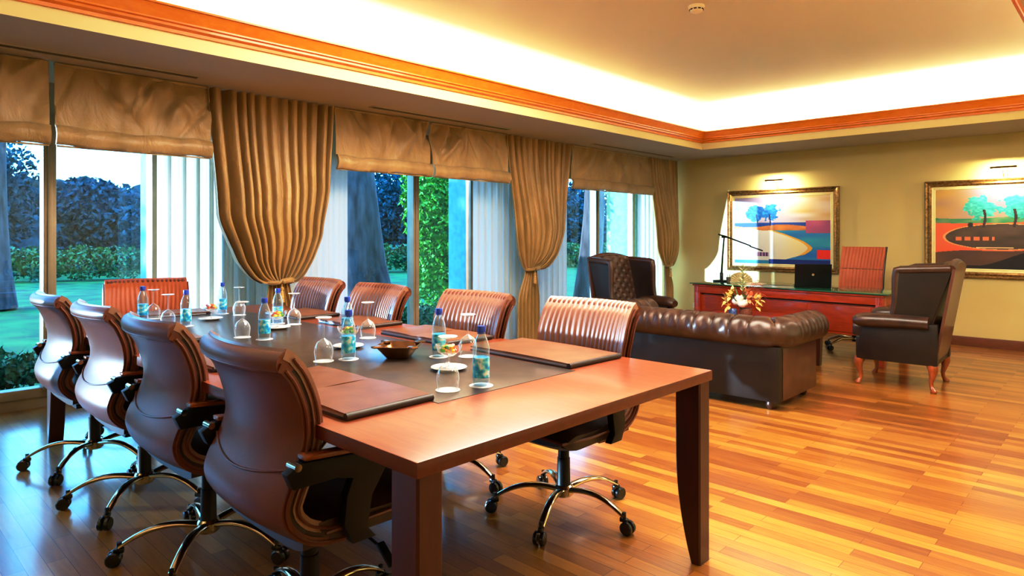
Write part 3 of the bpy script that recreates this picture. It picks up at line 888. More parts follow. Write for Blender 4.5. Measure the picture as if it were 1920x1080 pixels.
# bronze bowl
t = thing('bronze_bowl', 'squarish bronze bowl with corner handles at the middle of the table', 'bowl', (-2.345, 1.745, ZT0), R(40))
m = MB(); m.lathe([(.001, .0), (.045, .0), (.05, .004), (.07, .03), (.088, .05), (.092, .056), (.086, .057), (.066, .036), (.045, .012), (.001, .010)], 40, sq=5); m.build('bowl_body', 'bronze', t)
for a in (45, 135, 225, 315):
    m = MB(); c = Vector((math.cos(R(a)), math.sin(R(a)), 0)); m.box(c*.108+Vector((0, 0, .056)), (.045, .03, .009), .004, rot=Matrix.Rotation(R(a), 3, 'Z')); m.build('corner_lug', 'bronze', t)

# portfolios
def folio(label, c, L, W, rz, nleaf=2, spine=1):
    t = thing('leather_portfolio', label, 'portfolio', (c[0], c[1], ZT0-.002), R(rz), 'leather portfolios on the table')
    m = MB(); m.box((0, 0, .003), (L, W, .006), .002)
    m.build('back_cover', 'folio_edge', t)
    m = MB(); m.box((-spine*.006, 0, .011), (L-.02, W-.012, .011), .001); m.build('paper_block', 'paper', t)
    lw = L/nleaf
    for i in range(nleaf):
        cx = -L/2+lw*(i+.5)
        m = MB()
        m.slab(lambda u, v: Vector((cx+(u-.5)*(lw-.003), (v-.5)*W, .021+.003*math.sin(PI*u)+.0015*math.sin(7*v+3*u))), lambda u, v: Vector((cx+(u-.5)*(lw-.003), (v-.5)*W, .016)), 14, 10)
        m.build('front_cover', 'folio', t, sharp=50)
    m = MB(); m.tube([(spine*(L/2+.001), -W/2, .011), (spine*(L/2+.001), W/2, .011)], .0112, 10); m.build('spine', 'folio_edge', t)
    return t
folio('open brown leather portfolio on the near corner of the table, before the nearest chair', (-2.0, 1.20), .68, .325, 1, 2)
folio('brown leather portfolio between the two nearest chair backs', (-2.83, 1.20), .42, .30, 2, 1)
folio('brown leather portfolio beside the third chair back from the camera', (-3.62, 1.19), .42, .30, 0, 1)
folio('brown leather portfolio beside the farthest left chair back', (-4.32, 1.18), .36, .28, 0, 1)
folio('large brown leather portfolio on the table before the chair by the sofa', (-1.95, 2.245), .60, .34, -2, 1)
folio('brown leather portfolio behind the bottle and candy glass, second from the sofa', (-2.70, 2.24), .56, .30, -2, 2)
folio('brown leather portfolio before the chair at the middle mullion', (-3.42, 2.25), .44, .30, 0, 1)
folio('brown leather portfolio before the pale chair by the widest drape', (-4.06, 2.22), .44, .30, 0, 1)
folio('brown leather portfolio in front of the head chair', (-4.70, 1.62), .42, .26, 82, 1)

# ------------------------------------------------------------------ chesterfield sofa (faces +y)
SX0, SX1, SY0, SY1 = -3.50, -1.90, 4.79, 5.58
sf = thing('chesterfield_sofa', 'dark brown buttoned leather sofa seen from behind', 'sofa', ((SX0+SX1)/2, (SY0+SY1)/2, 0))
W2, D2 = (SX1-SX0)/2, (SY1-SY0)/2
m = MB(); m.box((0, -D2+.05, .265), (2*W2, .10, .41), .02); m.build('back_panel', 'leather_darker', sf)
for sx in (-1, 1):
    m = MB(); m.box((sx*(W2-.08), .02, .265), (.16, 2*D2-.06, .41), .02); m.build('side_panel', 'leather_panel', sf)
# rolled top: U shaped tube with pleats and buttons
R0 = .118
path = []
xr = W2-.025; yb = -D2+.06; yf = D2-.0
cr = .12
for i in range(34): path.append(Vector((xr, yf-(yf-yb-cr)*i/33, 0)))
for i in range(1, 10): a = PI/2*i/10; path.append(Vector((xr-cr+cr*math.cos(a), yb+cr-cr*math.sin(a), 0)))
for i in range(71): path.append(Vector((xr-cr-(2*xr-2*cr)*i/70, yb, 0)))
for i in range(1, 10): a = PI/2*i/10; path.append(Vector((-xr+cr-cr*math.sin(a), yb+cr-cr*math.cos(a), 0)))
for i in range(34): path.append(Vector((-xr, yb+cr+(yf-yb-cr)*i/33, 0)))
def resample(path, n):
    L = [0]
    for a, b in zip(path, path[1:]): L.append(L[-1]+(b-a).length)
    out = []
    for i in range(n):
        s = L[-1]*i/(n-1); j = 0
        while j < len(L)-2 and L[j+1] < s: j += 1
        k = (s-L[j])/max(1e-6, L[j+1]-L[j]); out.append(path[j].lerp(path[j+1], k))
    return out, L[-1]
path, PL = resample(path, 330)
rings = []; step = .145
NB = int(PL/step)
NR = 40
for i, p in enumerate(path):
    s = PL*i/329
    t = (path[min(i+1, 329)]-path[max(i-1, 0)]).normalized(); nrm = Vector((t.y, -t.x, 0))  # outward?
    ring = []
    ph = (s/step) % 1; dcr = min(ph, 1-ph)*step
    for k in range(NR):
        a = 2*PI*k/NR      # 0 outward, pi/2 up
        up = max(0, math.sin(a)); inner = max(0, math.sin(a+.0))
        # pleat crease running over the top, button dimple toward inside of the crest
        cre = math.exp(-(dcr/.008)**2)*(.05+.12*max(0, math.sin(a-.2)))*(1 if math.sin(a) > -.35 else .2)
        but = math.exp(-(dcr/.022)**2)*math.exp(-((a-1.9)/.35)**2)*.10
        ph2 = (s/step+.5) % 1; d2 = min(ph2, 1-ph2)*step
        but += math.exp(-(d2/.022)**2)*math.exp(-((a-2.75)/.35)**2)*.10
        puff = .012*(ph-.4)*up
        r = R0*(1-cre-but+puff)
        ring.append(p+Vector((0, 0, .562))+nrm*r*math.cos(a)*1.02+Vector((0, 0, 1))*r*math.sin(a))
    rings.append(ring)
m = MB(); m.loft(rings); m.build('rolled_top', 'leather_dark', sf, sharp=70)
m = MB()
for j in range(1, NB+1):
    i = min(329, int(j*step/PL*329)); p = path[i]; t = (path[min(i+1, 329)]-path[max(i-1, 0)]).normalized(); nrm = Vector((t.y, -t.x, 0))
    c = p+Vector((0, 0, .562))+nrm*R0*.80*math.cos(1.9)+Vector((0, 0, R0*.80*math.sin(1.9)))
    m.lathe([(.001, .008), (.007, .006), (.010, 0), (.001, -.004)], 8, c=c)
m.build('tufting_button', 'leather_darker', sf)
m = MB(); m.box((0, -.22, .50), (2*W2-.3, .14, .26), .05, 3); m.build('inner_back', 'leather_dark', sf)
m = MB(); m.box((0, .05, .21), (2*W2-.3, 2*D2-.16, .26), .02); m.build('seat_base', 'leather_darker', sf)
for k in (-1, 1):
    m = MB(); m.box((k*.325, .10, .395), (.64, .58, .13), .04, 4); m.build('seat_cushion', 'leather_dark', sf)
for sx in (-1, 1):
    for sy in (-1, 1):
        m = MB(); m.lathe([(.001, 0), (.024, 0), (.034, .02), (.034, .04), (.026, .062), (.001, .062)], 18, c=(sx*(W2-.09), sy*(D2-.08), 0)); m.build('bun_foot', 'wood_dark', sf)

# ------------------------------------------------------------------ wing chairs (front = +y)
def wing_chair(label, loc, rz):
    t = thing('wing_chair', label, 'armchair', loc, R(rz), 'dark leather wing chairs by the desk')
    # seat body
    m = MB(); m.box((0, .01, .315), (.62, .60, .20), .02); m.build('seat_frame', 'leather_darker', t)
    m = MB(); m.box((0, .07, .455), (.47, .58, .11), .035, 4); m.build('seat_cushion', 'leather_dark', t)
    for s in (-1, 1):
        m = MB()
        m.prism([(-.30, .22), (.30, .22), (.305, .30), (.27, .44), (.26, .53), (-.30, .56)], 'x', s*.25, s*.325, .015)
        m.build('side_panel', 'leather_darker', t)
        # rolled arm
        rings = []
        for i in range(14):
            q = i/13; y = -.24+.56*q
            r = .062*(1+.18*math.sin(PI*q*.5)) * (1 if i < 12 else (.9 if i == 12 else .55))
            z = .565-.012*q+.006*math.sin(PI*q)
            rings.append([Vector((s*.315+r*1.05*math.cos(b), y, z+r*.85*math.sin(b))) for b in [2*PI*j/18 for j in range(18)]])
        m = MB(); m.loft(rings); m.build('rolled_arm', 'leather_dark', t)
        # wing: from the arm up to the crest, rolled front and top edge
        def wing(u, v, o):
            # u: back -> front, v: bottom -> top
            yb = -.245-.15*v; yf = .045-.05*v-.03*math.sin(PI*min(1, v*1.1))*(1-v)
            y = yb+(yf-yb)*u
            z = .55+.46*v - .02*u*v
            x = s*(.255+.055*u*(1-.2*v) + .0*v)
            return Vector((x+s*o, y, z))
        m = MB(); m.slab(lambda u, v: wing(u, v, .025), lambda u, v: wing(u, v, -.02), 12, 16); w = m.build('wing', 'leather_darker', t, sharp=60)
        m = MB()
        pts = [wing(1, i/14, .006) for i in range(15)]+[wing(1-.08*i, 1, .008)+Vector((0, 0, .004)) for i in range(1, 13)]
        rr = [.02+.012*min(1, i/14) for i in range(15)]+[.034]*12
        m.tube(pts, rr, 12); m.build('wing_roll', 'leather_dark', w)
    # back: tufted front
    def bk(u, v, front):
        s = u*2-1; y = -.235-.165*v; z = .42+.60*v+ (.045*math.cos(s*PI/2)**1.0-.01)*v**3
        x = s*(.275-.02*(1-v))
        o = .085 if front else -.0
        if front:
            o += .018*math.sin(PI*u)*math.sin(PI*v)**.5
            gx, gz = u*5, v*6
            for (ox, oz) in ((0, 0), (.5, .5)):
                dx = (gx+ox+.5) % 1-.5; dz = (gz+oz+.5) % 1-.5
                o -= .022*math.exp(-(dx*dx+dz*dz)/.02)
        return Vector((x, y+o, z+(.01 if front else 0)))
    m = MB(); m.slab(lambda u, v: bk(u, v, True), lambda u, v: bk(u, v, False)+Vector((0, .012, 0)), 41, 49); m.build('tufted_back', 'leather_dark', t, sharp=70)
    def bp_(u, v, o):
        s = u*2-1; return Vector((s*.285, -.262-.135*v+o-.0, .225+(.80+.045*math.cos(s*PI/2)*1)*v))
    m = MB(); m.slab(lambda u, v: bp_(u, v, .0), lambda u, v: bp_(u, v, -.022), 17, 10); m.build('outer_back', 'leather_panel', t, sharp=50)
    # crest roll
    m = MB(); pts = [Vector((s*.285, -.385, 1.012+.045*math.cos(s*PI/2))) for s in [i/12-1 for i in range(25)]]
    m.tube(pts, .033, 12); m.build('crest_roll', 'leather_dark', t)
    # cabriole legs
    for sx in (-1, 1):
        for sy in (-1, 1):
            c = Vector((sx*.275, sy*.275 if sy > 0 else -.25, 0)); d = Vector((sx*.7, sy*.7, 0))
            pr = [(.245, -.01, .040), (.215, .012, .042), (.18, .022, .036), (.13, .012, .024), (.08, -.004, .017), (.045, .002, .015), (.022, .018, .020), (.008, .028, .026), (0, .03, .022)]
            m = MB(); m.tube([c+d*o+Vector((0, 0, z)) for z, o, r in pr], [r for z, o, r in pr], 12); m.build('cabriole_leg', 'wood_chair', t)
    return t
wing_chair('dark leather wing chair on the right with pale wooden cabriole legs', (-1.50, 6.53, 0), 92)
wing_chair('dark leather wing chair by the window left of the flowers', (-3.98, 6.06, 0), -90-13)

# ------------------------------------------------------------------ coffee table
ct = thing('coffee_table', 'red wood coffee table behind the sofa', 'table', (-2.77, 6.45, 0))
m = MB(); m.box((0, 0, .465), (1.02, .82, .03), .005); m.build('tabletop', 'wood_desk', ct)
m = MB()
for s in (-1, 1): m.box((0, s*.36, .425), (.9, .02, .05), .003); m.box((s*.46, 0, .425), (.02, .70, .05), .003)
m.build('apron', 'wood_desk', ct)
for sx in (-1, 1):
    for sy in (-1, 1):
        m = MB(); x, y = sx*.455, sy*.355
        m.loft([[Vector((x+a*w, y+b*w, z)) for a, b in ((-1, -1), (1, -1), (1, 1), (-1, 1))] for z, w in ((.45, .036), (.2, .036), (0, .028))]); m.build('leg', 'wood_dark', ct)
m = MB(); m.box((0, 0, .12), (.86, .66, .018), .004); m.build('lower_shelf', 'wood_desk', ct)

# flowers
fl = thing('flower_arrangement', 'flower arrangement of lilies, white roses and fronds on the coffee table', 'flowers', (-2.86, 6.24, .48))
m = MB(); m.lathe([(.001, 0), (.03, 0), (.042, .03), (.04, .07), (.032, .085), (.001, .085)], 20, c=(-.045, -.05, 0)); m.build('blue_vase', 'vase_blue', fl)
m = MB(); m.lathe([(.001, 0), (.045, 0), (.06, .05), (.058, .09), (.001, .09)], 20, c=(.065, -.0, 0)); m.build('basket', 'basket', fl)
def petal(m, c, d, L, w, curl=.3):
    d = Vector(d).normalized(); s = d.cross(Vector((0, 0, 1)))
    if s.length < .1: s = Vector((1, 0, 0))
    s.normalize(); n = s.cross(d)
    def f(u, v):
        ww = w*math.sin(PI*min(.97, .08+.9*v))
        return Vector(c)+d*L*v+s*(u-.5)*2*ww+n*(-curl*L*v*v+.15*w*(2*u-1)**2)
    m.grid(f, 5, 7)
rnd = random.Random(8)
def lily(c, matn, L=.07, n=6):
    m = MB(); ax = Vector(c)-Vector((0, 0, .08)); ax = Vector((ax.x, ax.y, .05)).normalized()
    a0 = rnd.uniform(0, 6)
    u = ax.cross(Vector((0, 0, 1))).normalized() if ax.cross(Vector((0, 0, 1))).length > .05 else Vector((1, 0, 0)); w = ax.cross(u)
    for k in range(n):
        a = a0+2*PI*k/n; d = ax*.55+u*math.cos(a)+w*math.sin(a)
        petal(m, c, d, L, .018, .25)
    m.build('lily', matn, fl, recalc=False)
def rose(c, r=.035):
    m = MB(); m.lathe([(.001, -r*.8), (r*.6, -r*.6), (r, 0), (r*.9, r*.5), (r*.55, r*.55), (r*.5, r*.3), (.001, r*.35)], 14, c=c)
    for k in range(5):
        a = 2*PI*k/5; petal(m, Vector(c)+Vector((0, 0, -r*.5)), (math.cos(a), math.sin(a), .9), r*1.5, r*.7, -.25)
    m.build('rose', 'petal_w', fl, recalc=False)
CAMR = Vector((.724, .69, 0))
for l, z, dd in [(-.02, .16, .04), (.03, .12, .05), (-.005, .11, .07), (-.05, .13, .05)]:
    p = CAMR*l+Vector((.69, -.724, 0))*dd*1.2+Vector((0, 0, z)); rose(p+Vector((0, 0, .025)), .044)
for l, z, dd, mm in [(-.10, .20, .02, 'petal_y'), (-.13, .16, .0, 'petal_y'), (-.07, .24, .0, 'petal_y'), (.10, .20, .03, 'petal_o'), (.16, .15, .03, 'petal_y'), (.07, .24, .0, 'petal_o'), (.13, .18, .06, 'petal_y'), (.19, .17, .0, 'petal_y'), (.06, .18, .07, 'petal_o'), (-.12, .11, .04, 'petal_y'), (.14, .11, .06, 'petal_y')]:
    lily(CAMR*l+Vector((.69, -.724, 0))*dd+Vector((0, 0, z)), mm, .075)
# tall pale gladiolus spike
m = MB()
for k in range(22):
    z = .24+.013*k; a = k*2.4; petal(m, (CAMR.x*.035+.006*math.cos(a), CAMR.y*.035+.006*math.sin(a), z), (math.cos(a), math.sin(a), 1.0), .065-.0012*k, .016-.0003*k, .15)
m.build('tall_bloom', simple('pale yellow green bloom', (206, 214, 150), (240, 240, 206), .5, 20), fl, recalc=False)
m = MB()
m.tube([(CAMR.x*.02, CAMR.y*.02, .05), (CAMR.x*.035, CAMR.y*.035, .3), (CAMR.x*.035, CAMR.y*.035, .52)], .004, 6)
for k in range(26):
    a = rnd.uniform(0, 6.28); petal(m, (0.01, 0, .08), (math.cos(a)*.5, math.sin(a)*.5, rnd.uniform(.4, 1.3)), rnd.uniform(.14, .26), .012, .2)
m.build('leaves', 'stem_green', fl, recalc=False)
m = MB()
for k in range(9):
    b = CAMR*.05+Vector((0, 0, .22)); e = CAMR*(.20+.02*(k % 4))+Vector((.69, -.724, 0))*rnd.uniform(-.08, .08)+Vector((0, 0, .36-.025*k))
    mid = (b+e)/2+Vector((0, 0, .07)); pts = [b.lerp(mid, q).lerp(mid.lerp(e, q), q) for q in [i/10 for i in range(11)]]
    m.tube(pts, [.002]*11, 4)
    for p in pts[3:]:
        for sg in (-1, 1): petal(m, p, CAMR*.6+Vector((0, 0, -.5))+Vector((.69, -.724, 0))*sg*.5, .03, .002, .1)
m.build('frond', simple('rust frond', (150, 70, 46), (214, 128, 90), .6, 20), fl, recalc=False)

# ------------------------------------------------------------------ desk
dk = thing('executive_desk', 'wide red wood desk with a glass top before the end wall', 'desk', (-2.80, 7.49, 0), R(-4))
DW, DD = 2.10, .76
m = MB(); m.box((0, 0, .695), (DW+.0, DD, .02), .003); m.build('wood_top', 'wood_desk', dk)
m = MB(); m.box((0, 0, .714), (DW+.06, DD+.04, .010), .003); m.build('glass_top', 'glass_green', dk)
m = MB(); m.box((0, -DD/2+.03, .645), (DW-.04, .03, .08), .004); m.box((0, DD/2-.03, .645), (DW-.04, .03, .08), .004)
for s in (-1, 1): m.box((s*(DW/2-.035), 0, .645), (.03, DD-.06, .08), .004)
m.build('apron', 'wood_desk', dk)
m = MB(); m.box((0, -DD/2+.05, .60), (DW-.1, .03, .012), .002); m.build('shadow_gap', 'plastic_black', dk)
m = MB(); m.box((0, -DD/2+.07, .44), (DW-.16, .025, .31), .003)
m.build('modesty_panel', 'wood_desk', dk)
m = MB()
for k in (-.62, .0, .62): m.box((k, -DD/2+.052, .44), (.58, .012, .26), .005)
m.build('raised_panel', wood('desk panel wood', (138, 44, 18), (172, 62, 26), .3, .3, 2.5, (1.5, 10, 10)), dk)
for sx in (-1, 1):
    for sy in (-1, 1):
        m = MB(); m.box((sx*(DW/2-.05), sy*(DD/2-.05), .343), (.075, .075, .685), .004)
        for q in (-.02, 0, .02): m.box((sx*(DW/2-.05)+q, sy*(DD/2-.05)-.038, .645), (.008, .006, .07), .002)
        m.build('leg', 'wood_desk', dk)
for sx in (-1, 1):
    m = MB(); m.box((sx*(DW/2-.27), .06, .46), (.36, .5, .29), .004); ped = m.build('drawer_unit', 'wood_desk', dk)
    for z in (.39, .53):
        m = MB(); m.box((sx*(DW/2-.27), .318, z), (.33, .016, .125), .003); m.tube([(sx*(DW/2-.27)-.05, .335, z), (sx*(DW/2-.27)+.05, .335, z)], .005, 8); m.build('drawer', 'wood_desk', ped)
ZD = .7195
# desk lamp
lp = thing('desk_lamp', 'black jointed desk lamp standing on the left of the desk', 'lamp', (-3.72, 7.62, ZD))
m = MB(); m.lathe([(.001, 0), (.10, 0), (.105, .006), (.10, .014), (.03, .020), (.001, .022)], 28); m.build('base', 'plastic_black', lp)
m = MB(); m.tube([(0, 0, .01), (.0, 0, .10), (-.005, 0, .11)], [.02, .02, .016], 10); m.tube([(0, 0, .08), (.012, .005, .32), (.03, .01, .545)], [.013, .010, .009], 10); m.build('pole', 'plastic_black', lp)
m = MB(); m.tube([(.03-.012, -.02, .545), (.03+.012, .04, .545)], .014, 10); m.build('joint', 'plastic_black', lp)
m = MB(); m.tube([(-.03, -.03, .575), (.03, .01, .555), (.30, .16, .435)], [.008, .010, .008], 8); m.build('arm', 'plastic_black', lp)
m = MB(); m.box((.35, .19, .405), (.16, .035, .016), .005, rot=Matrix.Rotation(R(29), 3, 'Z') @ Matrix.Rotation(R(20), 3, 'Y')); m.build('lamp_head', 'plastic_black', lp)
# laptop
lt = thing('laptop', 'open black laptop on the desk, lid toward the camera', 'laptop', (-2.60, 7.46, ZD), R(24))
m = MB(); m.box((0, .0, .009), (.36, .25, .016), .005); m.build('keyboard_base', 'plastic_black', lt)
m = MB(); m.box((0, -.155, .135), (.36, .010, .25), .006, rot=Matrix.Rotation(R(12), 3, 'X')); lid = m.build('lid', 'plastic_black', lt)
m = MB(); m.lathe([(.001, -.0065), (.013, -.0062), (.013, -.004), (.001, -.004)], 20, axis='y'); m.build('lid_badge', 'chrome', lid, loc=(0, -.1585, .145), rot=(R(12), 0, 0))
# fan shaped straw holder + cup beside lamp
pb = thing('paper_fan_holder', 'cream fan shaped paper holder beside the desk lamp', 'paper holder', (-3.48, 7.62, ZD), R(30))
m = MB(); m.slab(lambda u, v: Vector(((.02+.12*v)*math.cos(PI*u)*1.0, -.01+.004*math.sin(24*PI*u), .0+(.02+.10*v)*math.sin(PI*u))), lambda u, v: Vector(((.02+.12*v)*math.cos(PI*u), .01+.004*math.sin(24*PI*u), (.02+.10*v)*math.sin(PI*u))), 90, 6); m.build('pleated_fan', 'wreath', pb, sharp=80)
m = MB(); m.box((0, 0, .006), (.2, .05, .012), .003); m.build('stand', 'wreath', pb)
cu = thing('pen_cup', 'small grey pen cup next to the desk lamp base', 'cup', (-3.60, 7.56, ZD))
m = MB(); m.lathe([(.001, 0), (.025, 0), (.03, .06), (.028, .06), (.023, .006), (.001, .006)], 20); m.build('cup_body', 'vent', cu)
m = MB(); m.tube([(.005, 0, .01), (.015, .01, .1)], .003, 6); m.tube([(-.005, 0, .01), (-.015, .01, .09)], .003, 6); m.build('pen', 'plastic_black', cu)
pp_ = MB(); pp_.box((0, 0, .004), (.21, .28, .008), .001); tag(pp_.build('paper_stack', 'pink', None, (-3.22, 7.42, ZD), (0, 0, R(10))), 'pale stack of paper lying on the desk glass', 'paper')

# desk chair behind the desk (faces -y)
dc = thing('desk_chair', 'orange leather high back office chair behind the desk', 'chair', (-2.34, 8.05, 0), R(180-6))
def dback(u, v, o):
    s = u*2-1; z = .55+.60*v; y = -.22-.10*v+.03*math.sin(PI*v)+.03*s*s
    if o > 0 and v > .0:
        o = o - .006*math.exp(-((v-.58)/.02)**2)*1 + .002*math.sin(26*PI*u+5*v)
    return Vector((s*.235, y+o, z))
m = MB(); m.slab(lambda u, v: dback(u, v, .05), lambda u, v: dback(u, v, .0), 61, 40); m.build('backrest', 'leather_orange', dc, sharp=60)
m = MB()
for u in (0, 1): m.tube([dback(u, i/20, .02) for i in range(21)], .012, 8)
m.build('back_frame', 'leather_black', dc)
m = MB(); m.tube([dback(i/20, .58, .050) for i in range(21)], .004, 6); m.build('seam', 'wood_dark', dc)
m = MB(); m.box((0, .03, .47), (.50, .48, .09), .035, 4); m.build('seat', 'leather_orange', dc)
m = MB(); m.lathe([(.001, .09), (.03, .09), (.028, .42), (.001, .42)], 18); m.build('gas_column', 'plastic_black', dc)
for s in (-1, 1):
    m = MB(); m.tube([(s*.25, -.1, .45), (s*.28, -.1, .64), (s*.28, .14, .64), (s*.25, .12, .46)], .014, 8); m.build('armrest', 'plastic_black', dc)
for k in range(5):
    a = R(54+72*k+10)
    m = MB(); m.tube([(.02, 0, .12), (.18, 0, .125), (.31, 0, .075)], [.02, .018, .013], 10); lg = m.build('leg', 'chrome', dc, rot=(0, 0, a))
    m = MB(); m.tube([(.31, 0, .08), (.31, 0, .05)], .008, 8)
    for dy in (-.014, .014): m.lathe([(.001, dy-.009), (.028, dy-.007), (.028, dy+.007), (.001, dy+.009)], 16, c=(.32, 0, .0285), axis='y')
    m.build('caster', 'rubber', lg)

# ------------------------------------------------------------------ paintings
def smooth(a, b, x):
    t = min(1, max(0, (x-a)/(b-a))); return t*t*(3-2*t)
def mixc(a, b, k): return tuple(a[i]+(b[i]-a[i])*k for i in range(3))
def hsh(i, j, s=0):
    n = math.sin(i*127.1+j*311.7+s*74.7)*43758.5453; return n-math.floor(n)
def vn(x, y, s=0):
    i, j = math.floor(x), math.floor(y); fx, fy = x-i, y-j; fx = fx*fx*(3-2*fx); fy = fy*fy*(3-2*fy)
    a = hsh(i, j, s)*(1-fx)+hsh(i+1, j, s)*fx; b = hsh(i, j+1, s)*(1-fx)+hsh(i+1, j+1, s)*fx
    return a*(1-fy)+b*fy
def crown(u, v, cx, cy, rx, ry, s):
    d = math.hypot((u-cx)/rx, (v-cy)/ry); n = vn(u*26, v*26, s)*.9+vn(u*60, v*60, s+1)*.5
    return 1 if d+n*.55 < 1.18 else 0
def paint1(u, v):   # v from the top
    c = mixc((150, 142, 178), (206, 176, 120), smooth(.5, 1.05, u+.3*vn(u*3, v*12)))
    c = mixc(c, (226, 222, 238), .7*vn(u*4, v*18, 3))
    if v > .38:
        c = (40, 84, 170) if v < .43+.02*math.sin(9*u) else (222, 150, 82)
        if v > .43+.02*math.sin(9*u): c = mixc((226, 150, 80), (150, 96, 60), vn(u*12, v*20, 4)*.8)
    if v > .50: c = mixc((36, 104, 190), (60, 170, 190), vn(u*5, v*14, 5))
    if u > .76 and .36 < v < .54: c = mixc((190, 104, 140), (160, 84, 130), vn(u*8, v*8, 2))
    if u > .87 and .78 < v < .91: c = (226, 48, 30)
    top = .50-.02*math.sin(14*u)-.02; right = .80-2.6*abs(v-.76)**1.5-.3*max(0, .66-v)
    if v > top and u < right+.03*vn(v*20, 1, 6) and v < .95-.1*smooth(.45, .8, u):
        c = mixc((226, 226, 224), (238, 222, 168), smooth(.3, .75, u)*vn(u*6, v*6, 7)+.1)
        if u > right-.02: c = (236, 178, 60)
    if .83 < v < .89 and u < .38: c = mixc((196, 150, 190), (70, 60, 90), 1 if (u > .26 and int(u*60) % 2) else 0)
    if v > .93 and u > .38: c = (26, 48, 130)
    if crown(u, v, .24, .24, .15, .15, 1) or crown(u, v, .40, .22, .11, .13, 2): c = mixc((24, 96, 190), (60, 160, 226), vn(u*50, v*50, 3))
    for cx in (.25, .39):
        if abs(u-cx-.006*math.sin(v*20)) < .007 and .25 < v < .43: c = (40, 50, 90)
    return c
def paint2(u, v):
    c = mixc((196, 160, 74), (150, 132, 150), smooth(.05, .45, u+.25*vn(u*4, v*6)))
    c = mixc(c, (190, 160, 130), smooth(.2, .36, v)*.6)
    if v > .36+.012*math.sin(7*u): c = mixc((30, 130, 90), (120, 150, 110), vn(u*16, v*30, 2))
    if v > .42+.012*math.sin(5*u): c = mixc((226, 122, 74), (244, 96, 50), vn(u*5, v*9, 4))
    d = ((u-.48)/.40)**2+((v-.60)/.155)**2
    k = .04*vn(u*10, v*10, 9)
    if d < 1+k: c = mixc((70, 56, 44), (98, 76, 58), vn(u*9, v*18, 5))
    elif d < 1.10+k: c = (240, 170, 110)
    if v > .80-.10*smooth(.35, .9, u)-.03*math.sin(6*u): c = mixc((88, 58, 44), (110, 74, 52), vn(u*7, v*14, 6))
    if v > .96-.20*smooth(.3, .75, u): c = (26, 18, 18)
    if .60 < v < .645 and .13 < u < .43: c = (222, 124, 72) if int(u*46) % 3 else (90, 52, 40)
    if abs(v-.735) < .006 and .3 < u < .56: c = (236, 196, 150)
    if crown(u, v, .34, .24, .14, .17, 5) or crown(u, v, .60, .22, .16, .17, 6): c = mixc((40, 150, 150), (90, 206, 190), vn(u*60, v*60, 3))
    for cx in (.36, .57):
        if abs(u-cx-.006*math.sin(v*22)) < .010 and .26 < v < .48: c = (60, 40, 40)
    for cx in (.26, .86):
        if ((u-cx)/.02)**2+((v-.45)/.03)**2 < 1: c = (54, 34, 34)
    return c
def painting(label, xc, z0, z1, w, fn):
    t = thing('framed_painting', label, 'painting', (xc, YE, (z0+z1)/2))
    h = z1-z0
    def fr(inn, out, d0, d1, name, matn):
        m = MB(); rs = []
        prof = [(out, 0), (out, -d0), (out+(inn-out)*.2, -d1), (out+(inn-out)*.45, -d1*.8), (out+(inn-out)*.7, -d1*.95), (inn, -d0*.6), (inn, 0)]
        for sx, sz in ((-1, -1), (1, -1), (1, 1), (-1, 1)):
            rs.append([Vector((sx*(w/2-o), y, sz*(h/2-o))) for o, y in prof])
        m.loft(rs, True, False, True); return m.build(name, matn, t, sharp=25)
    fr(.072, 0, .03, .05, 'frame', 'gold')
    fr(.115, .07, .02, .022, 'liner', 'liner')
    nx, ny = 230, 170
    me = bpy.data.meshes.new('canvas'); vs = []; fs = []
    cw, chh = w-.23+.01, h-.23+.01
    for j in range(ny+1):
        for i in range(nx+1): vs.append((cw*(i/nx-.5), -.016, chh*(.5-j/ny)))
    for j in range(ny):
        for i in range(nx): a = j*(nx+1)+i; fs.append((a, a+nx+1, a+nx+2, a+1))
    me.from_pydata(vs, [], fs); ca = me.color_attributes.new('paint', 'FLOAT_COLOR', 'CORNER')
    cols = []
    for j in range(ny):
        for i in range(nx):
            c = (*lin(fn((i+.5)/nx, (j+.5)/ny)), 1); cols.extend(c*4)
    ca.data.foreach_set('color', cols)
    me.materials.append(M['painting']); o = bpy.data.objects.new('canvas', me); COL.objects.link(o); o.parent = t
    return t
painting('gilt framed painting of a blue tree and pale shape above the desk', -3.617, .775, 1.925, 1.535, paint1)
painting('gilt framed painting of turquoise trees and a dark pond on the right', -1.11, .79, 1.925, 1.55, paint2)
def picture_light(label, x, z):
    t = thing('picture_light', label, 'lamp', (x, YE, z), 0, 'brass picture lights above the paintings')
    m = MB(); m.box((0, -.006, -.02), (.07, .012, .05), .003); m.build('wall_bracket', 'brass', t)
    m = MB()
    for s in (-.02, .02): m.tube([(s, -.01, -.01), (s, -.10, .085), (s, -.16, .10), (s, -.20, .085)], .004, 6)
    m.build('arm', 'brass', t)
    m = MB(); 
    m.grid(lambda u, v: Vector(((u-.5)*.24, -.20+.024*math.cos(PI*v), .078+.024*math.sin(PI*v))), 6, 12)
    o = m.build('reflector', 'brass', t)
    m = MB(); m.tube([(-.10, -.20, .072), (.10, -.20, .072)], .006, 8); m.build('lamp_tube', 'lamp_tube', t)
    l = bpy.data.lights.new('picture_lamp', 'AREA'); l.shape = 'RECTANGLE'; l.size = .22; l.size_y = .02; l.energy = 12; l.color = (1, .85, .6)
    lo = bpy.data.objects.new('picture_lamp', l); COL.objects.link(lo); lo.parent = t; lo.location = (0, -.20, .062); lo.rotation_euler = (R(48), 0, 0)
picture_light('brass picture light over the painting behind the desk', -3.63, 1.945)
picture_light('brass picture light over the painting on the right', -1.10, 1.945)

